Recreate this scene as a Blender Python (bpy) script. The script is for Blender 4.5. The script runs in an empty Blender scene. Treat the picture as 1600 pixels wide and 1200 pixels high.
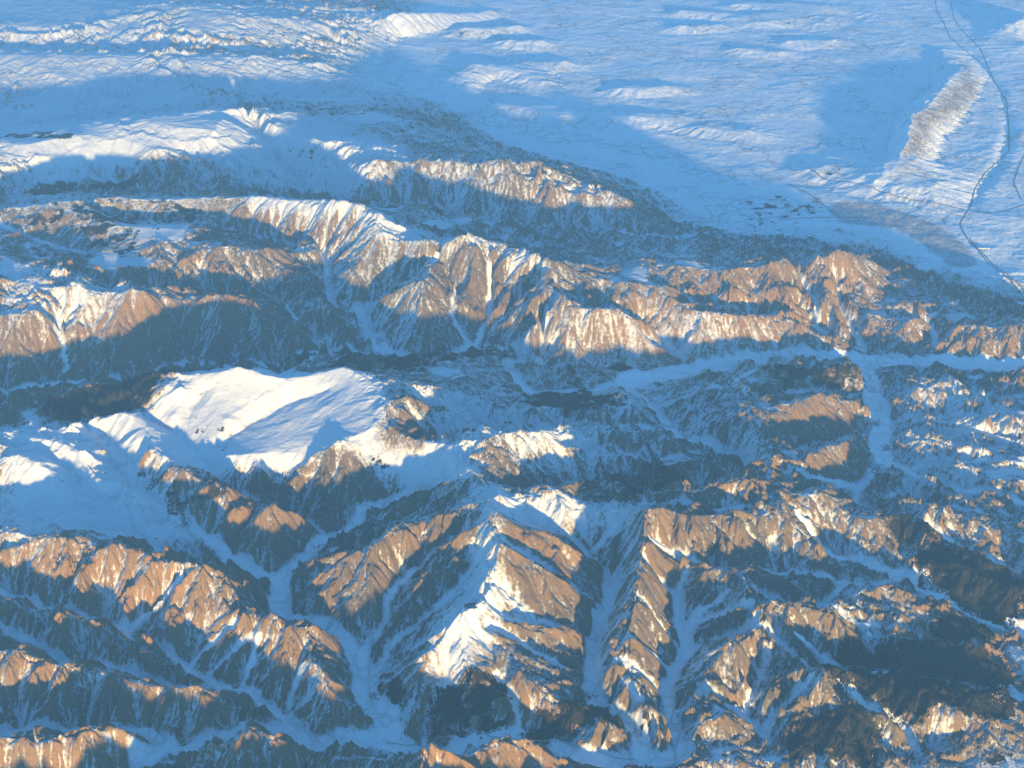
import bpy, math
import numpy as np

# ------------------------------------------------------------------ camera, sky, sun, exposure
SC = bpy.context.scene
COL = SC.collection
H_CAM = 8500.0                 # metres above the valley floors
PITCH = math.radians(27.5)     # looking down
F_PX = 2095.0                  # focal length in photo pixels (photo 1600 x 1200)
cam_d = bpy.data.cameras.new('camera')
cam = bpy.data.objects.new('camera', cam_d)
COL.objects.link(cam)
cam_d.sensor_fit = 'HORIZONTAL'
cam_d.sensor_width = 36.0
cam_d.lens = 36.0 * F_PX / 1600.0
cam_d.clip_start = 10.0
cam_d.clip_end = 400000.0
cam.location = (0, 0, H_CAM)
cam.rotation_euler = (math.pi / 2 - PITCH, 0, 0)
SC.camera = cam

SUN_ELEV = math.radians(4.4)
SUN_AZ = math.radians(164.0)   # direction towards the sun, clockwise from +y (north) seen from above: just behind the camera
world = bpy.data.worlds.new('World')
SC.world = world
world.use_nodes = True
wn = world.node_tree.nodes
sky = wn.new('ShaderNodeTexSky')
sky.sky_type = 'NISHITA'
sky.sun_disc = False
sky.sun_elevation = SUN_ELEV
sky.sun_rotation = SUN_AZ
sky.altitude = 3000.0
sky.air_density = 1.0
sky.dust_density = 0.8
sky.ozone_density = 2.5
tint = wn.new('ShaderNodeMix'); tint.data_type = 'RGBA'; tint.blend_type = 'MULTIPLY'
tint.inputs[0].default_value = 1.0
tint.inputs[7].default_value = (.52, 1.0, 1.18, 1)      # clear deep-blue winter sky
world.node_tree.links.new(sky.outputs[0], tint.inputs[6])
world.node_tree.links.new(tint.outputs[2], wn['Background'].inputs[0])
wn['Background'].inputs[1].default_value = 0.125
sun_d = bpy.data.lights.new('sun', 'SUN')
sun_d.energy = 4.1
sun_d.angle = math.radians(1.4)
sun_d.color = (1.0, 0.68, 0.24)
sun = bpy.data.objects.new('sun', sun_d)
COL.objects.link(sun)
sun.location = (0, -3000, 12000)
sun.rotation_euler = (math.pi / 2 - SUN_ELEV, 0, math.pi - SUN_AZ)
SC.view_settings.view_transform = 'Standard'
SC.view_settings.look = 'None'
SC.view_settings.gamma = 1.0
SC.view_settings.exposure = 1.8

# ------------------------------------------------------------------ helpers
rng = np.random.default_rng(7)
TAB = rng.random((512, 512, 3)).astype(np.float32)


def unproject(px, py, z):
    """world point at height z on the sight line through photo pixel (px, py)"""
    dx, dy = (px - 800.0) / F_PX, -(py - 600.0) / F_PX
    vx = dx
    vy = math.cos(PITCH) + dy * math.sin(PITCH)
    vz = -math.sin(PITCH) + dy * math.cos(PITCH)
    t = (z - H_CAM) / vz
    return vx * t, vy * t


def smooth(a, b, x):
    t = np.clip((x - a) / (b - a), 0, 1)
    return t * t * (3 - 2 * t)


def vnoise(x, y, ch=0):
    xi = np.floor(x); yi = np.floor(y)
    fx = (x - xi).astype(np.float32); fy = (y - yi).astype(np.float32)
    xi = xi.astype(np.int64) & 511; yi = yi.astype(np.int64) & 511
    x1 = (xi + 1) & 511; y1 = (yi + 1) & 511
    fx = fx * fx * (3 - 2 * fx); fy = fy * fy * (3 - 2 * fy)
    T = TAB[..., ch]
    a = T[xi, yi] * (1 - fx) + T[x1, yi] * fx
    b = T[xi, y1] * (1 - fx) + T[x1, y1] * fx
    return (a * (1 - fy) + b * fy) * 2 - 1


def fbm(x, y, wl, octs=4, ch=0, gain=0.5):
    s = 0.0; a = 1.0; n = 0.0
    for k in range(octs):
        c, q = math.cos(1.1 * k + .3), math.sin(1.1 * k + .3)
        s = s + a * vnoise((x * c - y * q) / wl + 17.3 * k + 100, (x * q + y * c) / wl + 9.1 * k + 100, ch)
        n += a; a *= gain; wl *= 0.49
    return s / n


# flat, settled plain beyond the mountains (photo pixels)
PLAIN = [(560, 150), (640, 20), (760, -60), (1700, -60), (1700, 520), (1590, 480), (1480, 440), (1400, 420), (1380, 380),
         (1180, 395), (1075, 375), (1000, 300), (900, 262), (800, 240), (760, 215), (700, 170)]

PLAIN_DROP = 380.0                  # plain lowered this far below the mountain valleys so the ranges' shade covers it


def in_plain(px, py):
    c = False
    for k in range(len(PLAIN)):
        (xa, ya), (xb, yb) = PLAIN[k], PLAIN[(k + 1) % len(PLAIN)]
        if (ya > py) != (yb > py) and px < (xb - xa) * (py - ya) / (yb - ya) + xa:
            c = not c
    return c


CROPS = {'A': (0, 800), 'B': (530, 800), 'C': (1060, 800), 'D': (0, 400), 'E': (530, 400),
         'F': (1060, 400), 'G': (0, 0), 'H': (530, 0), 'I': (1060, 0)}


def z_base(px, py):
    return 180.0 * (1 - px / 1600.0)


def parse(text):
    """each line: survey polyline 'crop x,y,height x,y,height ...' -> kind, width, [(X, Y, Z)]"""
    out = []
    for line in text.strip().splitlines():
        crop = None; pts = []; kind = None; w = 0
        for tk in line.split():
            if tk[0] in 'rv' and kind is None:
                kind = tk[0]; w = float(tk[1:] or 0); continue
            if tk in CROPS or tk == 'X':
                crop = tk; continue
            q = [float(v) for v in tk.split(',')]
            h = q[2] if len(q) > 2 else 0.0
            if crop == 'X':
                px, py = q[0], q[1]
            else:
                ox, oy = CROPS[crop]
                px, py = ox + q[0] * .3375, oy + q[1] * .3375
            if crop == 'F' and 230 < q[0] < 900 and 540 < q[1] < 900:
                h *= .7
            if crop == 'G' and py < 165:
                h *= .85
            if crop in 'HI' and py < 245 and h < 230:
                h *= .5                      # the far plain only swells gently
            pts.append([px, py, z_base(px, py) + h - (PLAIN_DROP if in_plain(px, py) else 0.0)])
        if len(pts) > 1:
            out.append((kind, w, pts))

    # no slope steeper than real hillsides: a height may only rise so far above the valley seen in front of it
    def ceiling(px, py, run, me=None):
        dep = PITCH + math.atan((py - 600.0) / F_PX)
        best = 1e9
        for kd, w, pts in out:
            if kd != 'v' or pts is me:
                continue
            for p, q in zip(pts[:-1], pts[1:]):
                if (p[0] - px) * (q[0] - px) > 0 or p[0] == q[0]:
                    continue
                t = (px - p[0]) / (q[0] - p[0])
                yy = p[1] + (q[1] - p[1]) * t
                if yy <= py + 1.0:
                    continue
                zz = p[2] + (q[2] - p[2]) * t
                G = (yy - py) / F_PX * (H_CAM - zz) / math.sin(dep)
                best = min(best, zz + G / (math.cos(dep) + run * math.sin(dep)))
        return best
    for py, i, k in sorted(((-p[1], i, k) for i, (kd, w, pts) in enumerate(out) if kd == 'v' for k, p in enumerate(pts))):
        p = out[i][2][k]
        p[2] = min(p[2], ceiling(p[0], p[1], 2.6, out[i][2]))
    nclamp = 0
    for kd, w, pts in out:
        if kd == 'r':
            for p in pts:
                c = min(max(p[2] * 1.12, p[2] + 20), ceiling(p[0], p[1], SLOPE_RUN))
                nclamp += c < p[2]
                p[2] = c
    print('heights lowered', nclamp)
    return [(kd, w, [(*unproject(*p), p[2]) for p in pts]) for kd, w, pts in out]


SLOPE_RUN = 2.2
#LINES_BEGIN
LINES = """
v70 A 0,1010 220,1030 440,1020 680,1030 770,1100 860,1110 960,1060 1120,1015 1200,1010 1330,1020
v70 A 630,1185 750,1112 860,1110
v90 A 1330,1020 1440,1100 1600,1065 B 150,1050 230,1080 400,1130 500,1120 640,1050 760,1040 860,1050 1000,1090 1150,1150 1400,1165 1600,1130
v110 A 1300,300,40 1300,480,30 1480,540,20 1600,610,10 B 80,660 120,760 130,860 230,960 230,1040 200,1060
v70 A 1300,300,40 1400,220,50 1500,120,60 1600,85,80 B 100,30,110 E 100,1180,150 250,1135,210 450,1070,330 580,1000,480
v70 A 1300,330,40 1200,280,50 1060,220,70 1000,150,90 900,90,110 780,40,130 720,0,150 D 650,1100,190 600,1000,230 540,920,260 420,820,300 340,790,330
v40 A 1060,250,60 900,250,90 780,210,120 680,150,150 560,110,180 460,90,210
v40 A 0,540,60 130,590,50 200,650,50 330,700,40 470,710,40 620,750,40 730,790,30 860,818,20 1080,818,10
v50 A 0,370,120 150,420,110 300,460,90 450,500,80 570,530,70 600,600,50 760,640,40 860,720,30 1000,790,20 1150,820,10 1280,920 1330,970 1330,1020
r A -60,650,360 0,660,380 90,650,400 200,700,400 260,720,380 480,735,380 600,770,360 700,800,340 840,835,300 900,835,260 1000,835,240 1070,815,230 1200,900,170 1310,990,40
r A -60,380,350 0,395,350 60,400,360 130,445,350 330,480,320 440,540,280 540,570,260 600,610,230 700,640,200 740,640,190 840,720,60
r A 600,610,230 680,690,170 900,750,120 1000,800,60
r A 370,190,450 480,170,480 560,165,520 640,180,500 750,240,480 910,260,470 1000,300,430 1090,360,380 1200,430,250 1290,500,60
r A 870,270,470 880,390,450 950,400,450 1050,460,420 1160,490,420 1220,510,430 1280,510,430 1340,550,400 1460,550,350 1560,610,200 1600,680,60
r A 1280,520,430 1280,610,390 1380,700,330 1490,740,300 1500,830,270 1450,900,200 1440,1000,60
r A 1490,740,300 1560,860,200 1600,960,80
r A 560,165,520 580,320,380 510,420,250 450,480,110
r A 880,390,450 800,450,330 700,540,220 640,590,90
v A 1100,530,270 980,610,140 870,700,20
v A 1180,570,300 1080,650,150 950,745,10
v A 1210,600,300 1170,680,200 1130,780,40
v A 1400,720,250 1370,780,150 1330,900,10
v A 860,300,400 760,400,280 640,480,150 590,540,70
r A 780,50,160 870,90,180 950,120,170 1040,210,80
r A 1230,50,400 1200,150,330 1240,200,250 1300,290,50
r A 0,170,400 60,150,420 130,150,400
r A 370,125,440 250,180,400 100,280,250 40,340,130
r A 170,120,430 60,170,370 -60,240,230
r A 0,70,430 100,100,440 170,125,430 370,125,440 370,190,450
r B 720,0,650 740,60,640 700,110,640 740,170,640 730,250,600 720,340,560 640,440,480 520,540,420 470,620,350 390,680,300 370,760,250 340,850,120 200,880,30
r B 700,0,640 500,10,580 400,50,540 310,60,510 200,160,470 160,240,410 150,370,330 150,480,220 110,610,40
r B 200,160,470 100,190,390 0,230,330 A 1460,350,200 1400,430,60
r B 150,370,330 60,460,210 20,520,100
r B 700,110,630 620,130,590 540,200,530 460,270,470 380,340,420 310,420,330 290,490,250 210,620,60
v20 B 580,100,450 400,230,300 280,330,230 220,420,150 210,520,90 100,640,10
v20 B 650,220,450 560,330,310 450,440,210 350,540,130 230,620,60 200,700,20 120,760
r B 30,200,120 150,100,190 200,55,250 280,50,310 420,20,430 500,10,560
v B 0,210,60 100,170,90 200,130,170 300,85,330
v20 B 800,20,470 950,80,350 1080,150,250 1200,240,150 1255,300,90
r B 740,70,640 850,110,560 1000,130,480 1120,210,380 1230,290,200 1250,330,100
v B 760,150,520 860,190,430 1000,280,300 1100,360,180 1180,430,80 1200,440,60
r B 740,170,640 850,220,560 950,270,470 1060,350,330 1180,430,150 1200,490,60
v20 B 680,440,420 750,480,350 900,510,230 1050,540,130 1150,590,20
v B 750,380,430 850,450,330 900,510,230
r B 640,440,480 780,500,400 900,560,330 960,540,320 1090,550,240 1160,600,60
v B 700,540,330 830,590,250 950,670,170 1060,720,80 1150,740,10
r B 780,650,260 900,680,220 1050,740,150 1150,770,20
r B 520,660,300 600,720,280 800,720,240 950,850,200 1150,920,150 1250,960,120 1320,1000,60 1380,1120,10
r B 600,720,280 590,850,220 600,970,120 620,1010,20
r B 500,730,260 400,820,200 380,900,160 300,1000,110 260,1050,20
v B 500,780,180 440,900,90 420,1000,40 400,1080,10
v B 720,760,180 800,880,120 830,960,60 850,1040,10
v80 B 1410,1160 1390,1040 1330,990 1200,910 1170,820 1170,700 1170,620,10 1200,500,20 1240,440,40 1260,320,70
v20 B 1260,320,70 1300,250,140 1340,190,250 1380,150,420
v B 1330,35,450 1250,100,300 1175,180,180 1200,240,150
r B 1350,20,560 1300,90,480 1290,150,400 1270,220,260 1255,290,110
r E 680,1090,600 800,1060,640 850,1060,640 1000,1090,600 1080,1120,570 X 905,793,560 980,804,570 1006,798,620 1047,806,610 1085,817,580 1119,808,570 1160,808,560 C 330,40,540 480,25,520 560,60,480 600,110,430 660,170,350 750,250,220 840,280,180 920,290,120 1000,290,30
r X 1006,798,620 1004,850,560 995,870,540 990,885,520 990,910,500 991,950,450 985,965,440 970,990,420 954,1006,400 960,1026,360 968,1054,300 974,1076,280 990,1095,240 1015,1110,200 1030,1140,170 1035,1175,30
v X 1005,885,400 1010,898,340 1038,919,200 1059,934,90
v X 991,940,420 1019,967,280 1047,997,120 1070,1016,20
v X 980,1002,350 1004,1014,250 1028,1032,120 1048,1046,20
v X 964,1034,300 990,1046,220 1012,1062,120 1034,1080,10
v X 985,1080,230 1005,1100,150 1025,1112,90 1042,1110,20
v60 X 1066,1178 1056,1160 1044,1116 1038,1072,10 1052,1044,20 1076,1020,30 1068,990,50 1062,968,60 1059,930,100 
v X 1059,930,100 1062,915,160 1072,892,260
r X 1006,855,560 1038,866,500 1066,877,460 1119,887,420 1109,911,370 1085,939,280 1078,967,150 1072,985,60
r X 990,900,510 1015,930,430 1040,960,330 1058,985,150
r X 985,965,440 1010,985,380 1040,1005,280 1062,1017,120
r X 954,1006,400 980,1010,370 1010,1035,300 1030,1060,150
r X 968,1054,300 1000,1070,240 1030,1095,120
r X 974,1076,280 955,1095,220 940,1110,120
v X 1012,852,450 1047,866,380 1092,881,300 1140,890,230 C 380,265,160 600,280,110 700,300,70 830,345,30 1000,310,20
v110 C 1700,620 1600,560 1500,520 1350,460 1200,390 1120,330,5 1020,290,10
v60 C 1020,290,10 850,230,50 720,200,80 650,150,140 590,70,260 540,0,380
v20 C 900,330,15 760,340,30 680,400,50 640,440,70 540,430,100 420,400,170 350,370,230
r C 330,320,330 410,295,360 470,320,340 560,380,240 640,400,90
r X 1119,887,420 C 330,320,330
r C 70,590,100 130,520,200 200,500,260 260,440,310 330,370,330 330,320,330
v C 20,640,40 60,480,110 150,420,170 240,370,230
r C 600,0,400 700,60,380 850,130,260 1000,190,200 1010,240,60
r C 700,60,380 860,20,370 950,40,350 1050,30,330 1110,90,300 1200,150,260 1330,210,240 1450,280,200 1590,320,80
v30 C 1150,70,250 1250,140,180 1350,200,120 1500,250,60 1600,300,20
r C 1050,30,330 1130,0,400 1260,15,430 1380,10,430 1480,60,420 1600,130,400 1700,200,300
r C 1260,15,430 1350,120,280 1400,190,130
r C 1380,10,430 1470,150,280 1560,230,130
r C 1100,290,100 1180,270,220 1290,260,260 1400,300,250 1560,370,200 1590,430,60
r C 1290,260,260 1300,340,180 1420,440,60
v C 1050,200,60 1200,230,90 1350,280,140
r C 770,390,60 850,375,230 920,360,260 1000,375,200 1150,380,100
r C 720,400,100 800,390,220 850,410,200 900,440,100
r C 390,430,450 440,425,450 520,455,430 650,455,420 740,425,450 800,460,400 870,490,330 900,480,320 1100,500,240 1230,515,200 1400,570,120 1490,590,20
r C 390,430,450 X 1190,966,420 1190,976,400 1156,1004,330 1120,1018,280 1080,1038,150 1062,1048,40
v30 X 1076,1020,30 1120,1000,80 1160,986,150 1186,974,280
v40 X 1070,990,50 1085,972,70 C 140,480,120 240,470,200 330,440,300
r C 720,460,440 740,520,390 870,560,330 930,550,300 1010,590,220 1080,640,150
v C 687,444,400 760,490,300 841,521,220 966,533,150 1090,575,100 1245,598,60 1490,650,5
v70 C 1700,890 1600,860 1500,825 1304,806 1215,788 1067,759 948,735,10 871,723,15 794,729,20 723,711,30 687,699,40
v20 C 687,699,40 675,664,80 640,622,150 551,557,280
v20 C 687,710,40 616,723,70 515,652,170 414,557,300 373,521,380
r C 420,440,450 480,530,360 560,620,250 640,680,110
r C 390,520,400 440,600,300 520,690,170 580,720,90
r C 660,460,420 660,540,330 690,620,200 710,680,80
r C 740,520,390 740,600,280 800,680,150 860,715,30
v C 865,555,220 924,592,150 984,634,90 1007,699,30 1019,750
r C 1010,590,240 1067,640,230 1110,740,60
r C 1060,600,220 1180,600,220 1300,640,230 1420,700,200 1500,760,120 1540,830,10
r C 1180,600,220 1200,700,130 1240,780,20
r C 1300,640,230 1330,740,120 1380,800,20
r C 367,877,150 444,782,300 468,747,350 533,729,380 592,747,370 675,759,350 770,770,330 841,782,300 978,818,260 1173,830,240 1304,850,220 1500,860,170 1590,900,10
r C 650,760,360 700,830,280 690,880,230 660,950,110
v20 C 622,788,250 533,865,130 444,936,60 402,1007,20 415,1080
v20 C 760,800,220 850,880,120 950,940,70 1050,1030,30 1130,1110
r C 850,790,290 950,870,240 1150,900,230 1250,950,220 1310,980,150 1280,1060,20
r C 960,890,240 990,960,180 1100,1040,120 1180,1090,20
r C 415,1020,60 480,960,140 580,940,170 700,1000,160 850,940,190 880,1040,110 900,1140,20
r C 580,940,170 560,1060,100 580,1160,60
r C 700,1000,160 760,1100,90 800,1180,30
v X 1200,1026,150 1188,1060,100 1170,1096,60 1162,1116,40 1180,1135,20 1200,1160
r X 1080,1066,180 1092,1046,200 1100,1030,220 1112,1022,260 1140,1018,320 1164,1024,330 1168,1040,320 1160,1064,260 1160,1090,120
v X 1044,1112,10 1070,1100,60 1096,1080,130 1120,1096,110 1150,1108,80 1180,1132,20
r X 1056,1088,60 1080,1066,180 1100,1068,190 1112,1082,130
r X 1050,1104,30 1086,1098,150 1110,1098,180 1140,1110,170 1150,1126,150 1180,1150,80 1190,1168,20
r X 1072,1145,90 1090,1128,180 1112,1130,180 1128,1150,110 1132,1175,20
r X -30,1158,260 0,1158,260 34,1166,260 56,1166,260 112,1166,260 124,1154,290 148,1148,310 186,1150,290 212,1156,230 232,1164,150 254,1176,20
r X 112,1166,260 128,1180,240 144,1192,220 170,1210,180
r A 900,1150,60 1000,1120,180 1080,1080,240 1190,1010,290 1250,1060,260 1400,1110,150 1500,1130,60
r A 1190,1010,290 1120,1120,220 1100,1250,220
r B 0,1130,80 250,1150,120 480,1170,170 650,1120,220 760,1075,230 860,1080,210 1000,1140,100 1100,1180,20
r B 250,1260,200 650,1230,200 760,1150,180
r X 1060,1205,60 1110,1196,90 1170,1200,60
v60 D -40,610,40 57,633,30 85,608,30 140,600,30 D 500,570,20 640,575,20 760,515,15 850,490,15 1000,515,10 1150,500,10 1260,520,10 1400,450,5 1600,430 E 180,460 330,490 480,470 600,415 700,430 830,430 850,490 770,520 850,600 900,640 1050,630 1150,630 1330,590
v150 E 1330,590 1600,540 F 200,512 400,480 600,470 800,475 1000,490 1200,490 1400,510 1700,520
v100 E 80,260,30 130,350,10 220,450 330,490
v50 E 1330,610 1430,690,5 1530,790,10 1600,850,15 F 130,865,20 200,900,20 300,940,25 330,980,30 290,1020,40 150,1075,80 0,1090,150 E 1300,1120,230
r D 180,690,120 400,600,350 600,585,450 740,550,560 890,545,640 1000,535,660 1090,510,720 1200,545,690 1330,560,690 1500,540,700 1600,515,700 E 130,560,690 190,620,690 240,690,680 170,790,650 350,850,640 520,890,640
r D 330,785,420 450,745,440 600,735,460 700,690,540 850,600,620
v D 100,790,230 240,775,260 400,730,330 560,715,420
r D 1330,565,690 1250,620,650 1130,690,600 1050,750,550 1010,820,480 960,860,420
r D 1000,540,660 900,640,590 800,730,500 780,790,430
v D 960,630,600 880,720,500 840,830,390
v20 D 1530,620,640 1350,680,540 1150,780,430 1000,890,350 900,920,330 1040,1070,230 1150,1120,180 1270,1160,120 A 1390,20,70 1490,95,50
v D 640,730,430 740,780,400 830,850,370 900,910,340
r D 640,740,460 700,800,430 670,900,400 760,935,400 850,1000,390 960,1060,390 1060,1110,390 1180,1120,390 1240,1170,380 A 1300,10,370 1400,70,340 1440,130,250 1480,180,60
r E 170,790,650 0,870,600 D 1400,910,540 1200,910,500 1060,920,450 
r E 350,850,640 240,900,590 60,960,540 D 1500,920,540 1350,980,470 1290,1060,370 1270,1140,160
r E 60,960,540 30,1080,400 0,1150,230
r E 500,900,640 420,960,540 330,1050,400 200,1110,260
r E 500,900,640 600,990,600 640,1080,600 680,1090,600
r E 640,1080,600 660,1120,620 720,1185,640
r E 500,890,640 640,860,620 720,840,600 820,815,600 970,825,540 1200,830,370 1400,830,300 1500,850,200 1590,880,60
r E 970,835,520 1100,890,420 1250,910,330 1390,960,230 1500,960,120
r D 0,940,420 90,910,450 180,960,430 280,1040,400 350,1090,330
r D -40,850,480 70,860,480 200,890,480 300,930,460 450,1020,430 600,1080,360 640,1120,280
r D 0,810,480 100,830,500 250,860,490 390,910,440
v D 0,890,400 150,900,380 300,980,330 430,1060,290 560,1130,230
r D 100,920,450 60,1000,350 60,1080,230
r D 180,960,430 130,1090,260
r D 280,1040,400 190,1150,250
v D -40,1120,230 150,1160,220 350,1140,240 450,1180,220
r D -40,100,700 100,130,640 340,130,680 440,165,660 550,160,640 660,175,680 720,185,660 880,195,640 1000,195,620 1160,230,560 1320,200,560 1500,215,480 1600,245,420 E 80,290,250 100,360,30
r D 660,175,680 560,240,600 400,330,480 380,420,330 310,560,60
r D -40,290,520 0,290,520 170,255,560 250,290,500 220,350,430
r D 170,255,560 60,330,430 0,420,300
v20 D 290,230,520 270,330,370 290,450,200 310,540,70
r D 590,270,560 600,400,350 650,540,40
r D 840,200,640 830,330,450 880,430,200 850,480,30
r D 1000,195,620 1040,330,400 1090,440,150 1100,490,20
r D 1160,230,560 1200,330,380 1180,430,130
r D 1320,200,560 1350,320,330 1400,420,60
r D 0,450,250 100,480,250 180,490,230 260,580,60
v D 380,100,520 460,155,500 640,150,460 760,165,420 900,180,380 1200,212,280 1480,212,200
v40 D 1500,-20,330 1510,130,220 1520,230,150 1600,280,100 E 80,260,30
r D 330,30,560 450,60,540 600,35,560 700,80,520 760,150,440
r D 0,0,600 80,30,620 270,50,620 290,60,600
r G 0,965,700 250,935,720 540,910,750 700,930,740 780,925,740 1000,910,780 1130,915,820 1200,910,860 1300,925,900 1450,925,900 1600,940,880 H 80,960,850 180,1000,820 190,1080,850 300,1110,820 480,1135,800 600,1095,900 700,1120,880 830,1150,850 E 950,15,900 1050,45,860 1200,110,800 1350,120,780 1450,140,760 1550,200,650 1600,240,600 F 120,285,620 220,290,620 430,285,600 500,300,560 640,370,400 760,440,60
r G 1450,925,900 1400,1080,650 1480,1150,480
r G 1130,915,820 1000,1000,700 850,1060,640 750,1110,640
r G 930,1140,640 1060,1150,640 1230,1165,560 D 1300,60,400 1450,140,260
r G 540,910,750 400,970,650 560,1050,640 850,1060,640
r G 250,935,720 150,1040,560 60,1070,560 0,1100,560
v G 0,1030,520 100,1100,480 280,1150,450 G 400,1180,430
v G 420,980,560 600,1030,520 800,1040,500 1000,1050,430 1200,1100,350 1450,1160,330
r X 594,364,850 565,405,700 545,430,560 535,465,330
v20 E 450,30,600 330,110,400 200,190,220 90,250,60
r E 480,-80,880 450,0,820 390,120,640 370,260,400 350,420,60
r E 300,-30,800 270,80,600 190,160,330
r E 390,120,640 250,200,380 170,300,100
r E 370,260,400 250,320,200 190,380,40
v20 E 700,80,560 690,200,330 690,300,180 640,390,60 600,415,20
v E 540,150,450 530,270,280 560,350,120 600,400,30
r E 640,-50,860 640,60,640 620,150,520 600,230,400 620,340,120
r E 450,0,820 540,120,560 500,260,350 510,400,60
r E 950,15,900 920,90,780 800,160,640 740,220,460 700,330,200 680,390,40
r E 985,150,640 900,200,560 800,280,380 740,360,200 700,400,50
v E 930,150,520 820,230,380 720,340,120 
r E 950,60,830 985,150,650 1040,195,650 1080,210,640 1200,260,560 1300,285,560 1380,330,480 1440,420,300 1500,500,40
v E 1010,170,560 1130,220,430 1300,270,380 1450,350,200 1550,420,100 1600,480,20
r E 1040,195,640 980,260,520 1090,380,320 1180,450,150 1200,560,20
v E 960,290,350 950,400,150 960,480,20
r E 980,260,520 860,350,330 840,410,100
r E 1200,260,560 1260,380,300 1320,520,30
r E 1450,140,760 1500,260,480 1600,400,200
r E 1350,120,780 1330,200,600 1400,260,450
r E 1200,110,800 1180,190,600 1240,230,480
r F 120,285,620 180,400,330 210,500,40
r F 220,290,620 330,400,300 370,480,30
r F 0,240,600 60,380,330 120,480,60
r F 430,285,600 490,390,300 520,460,30
r F 500,300,560 600,400,230 640,450,30
r E 340,520,120 480,490,180 560,450,210 700,450,190 830,470,60
r E 320,570,260 440,540,270 520,510,270 600,560,230 700,640,60
r E 680,560,130 720,530,160 830,600,30
r E 860,500,60 900,480,130 960,500,60
r E 1150,570,60 1250,540,150 1400,530,100 1430,520,40
r D 1290,560,100 1400,480,200 1500,460,220 1600,450,200 E 180,490,100
r E 190,600,690 350,610,520 500,640,400 640,660,320 740,690,290 900,720,270 1100,710,270 1200,710,270 1340,680,310 1440,730,200 1520,780,30
r E 1250,650,200 1340,640,250 1400,660,150 1450,700,30
r E 760,680,220 900,660,170 1000,660,150
v20 E 450,870,330 600,810,260 760,795,170 1000,800,110 1200,785,80 1400,795,60 1530,795,20
v E 1050,900,330 1250,905,180 1420,950,120 1600,930,70 F 130,900,30
r E 680,1000,500 820,990,480 1000,1000,410 1150,1020,300 1250,1000,160
r E 1180,1100,330 1290,1060,340 1500,980,350 1600,980,330 F 0,975,330 190,930,350 270,960,250 320,1000,60
v E 700,1060,500 900,1080,340 1150,1045,200 1400,1030,150 1550,955,100 F 130,900,30
r X 1010,775,480 1060,768,500 1100,770,500 1130,760,520 1165,752,520 1190,765,480 1212,768,430
v X 1000,790,480 1060,785,430 1120,795,400 1180,795,380
r F 240,570,300 330,610,400 345,680,420 340,700,480 310,740,440 350,800,440 350,850,420 440,920,400 430,980,400 450,1040,400 450,1090,440 X 1216,778,450 1230,790,450 1235,802,480
r F 300,600,360 420,600,430 540,590,390 640,600,250 700,640,100
r F 280,600,300 350,540,230 450,515,200 570,530,130
r F 580,570,330 640,560,340 720,520,300 830,515,200 850,545,40
r F 340,700,480 450,700,460 560,690,450 640,660,450 700,650,350 850,690,150 900,710,20
v F 340,660,300 500,690,330 600,650,250
v F 420,650,250 600,620,150 800,650,60 880,640,10
r F 310,740,440 400,740,430 500,760,380 620,800,280 740,830,150 820,830,20
r F 560,690,450 700,750,280 820,790,60
r F 350,800,440 430,830,350 500,850,250 540,880,150
v20 F 460,900,200 560,890,100 700,860,50 820,830,10
r F 560,970,250 600,920,330 730,890,330 830,850,220 870,850,180 930,940,20
r F 730,890,330 780,980,180 840,1000,40
r F 440,970,400 600,990,330 730,1020,250 850,1020,60
r F 450,1040,400 600,1060,300 700,1060,180
v20 F 640,1100,150 800,1050,60 880,1040,10 940,980
r F 460,1080,430 600,1100,380 700,1120,350 790,1140,300 860,1170,200
v F 450,1010,330 600,1030,250 760,1040,100
r F 240,570,300 100,650,200 30,700,80
r F 310,740,440 200,760,300 60,790,120 0,810,30
r F 350,850,420 250,870,250 190,890,60
r F 430,980,400 370,930,280 310,920,60
v130 F 860,490 890,600 920,700 940,800 930,900 960,960
v60 F 960,960 1000,960 1100,1010 1250,1070 1400,1110,20 1600,1160,40
v50 F 940,980 880,1030 830,1080 830,1150,20 900,1200,60
r F 1500,740,300 1540,735,350 1600,750,350
r F 1500,800,280 1550,790,300 1600,830,300
r F 1480,910,250 1560,925,280 1600,920,280
r F 1430,1040,220 1500,1040,300 1600,1030,330
r F 1100,590,120 1200,590,200 1280,565,260 1400,640,250 1480,700,280 1540,735,350
r F 1000,660,60 1100,620,180 1250,640,160 1350,690,130
r F 1000,720,50 1150,690,150 1300,720,150
r F 1050,800,60 1200,770,200 1350,780,180 1480,740,280
r F 1020,870,40 1120,860,150 1250,870,130
r F 1030,930,40 1150,910,170 1350,900,160 1480,910,250
r F 1200,1000,110 1400,990,170 1550,960,200
v F 1020,820,5 1200,830,30 1400,830,60 1600,880,120
v F 1060,980,5 1200,960,30 1400,950,80 1600,970,150
v F 1350,600,20 1380,650,60 1430,690,100
v F 1020,760,5 1200,740,40 1400,740,80
r F 860,1060,60 960,990,120 1100,1040,170 1250,1110,150 1400,1150,150
v F 1040,1020,50 1060,1100,60 1150,1180,60
r X 997,413,400 1020,408,500 1060,412,600 1100,418,620 1128,421,700 1155,418,640 1190,412,620 1216,405,650 1250,411,600 1265,396,730 1280,404,650 1330,399,620 1365,413,400 1385,428,60
r E 1140,40,520 1300,30,450 1380,40,500 1500,20,520
r F 200,70,700 150,150,520 200,230,380
r F 200,70,700 60,110,560 0,160,450
r F 280,60,650 400,100,560 480,120,500 540,190,400 590,300,250
r F 380,120,560 370,210,350
r F 480,30,620 600,110,500 700,180,400 740,290,250 770,420,30
r F 600,0,720 700,80,520 760,130,350 900,140,300 950,160,250 1040,180,150
r F 700,180,400 640,240,330 580,270,250
v F 0,190,350 100,230,300 300,265,250 500,270,210 700,350,120 790,420,20
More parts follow.
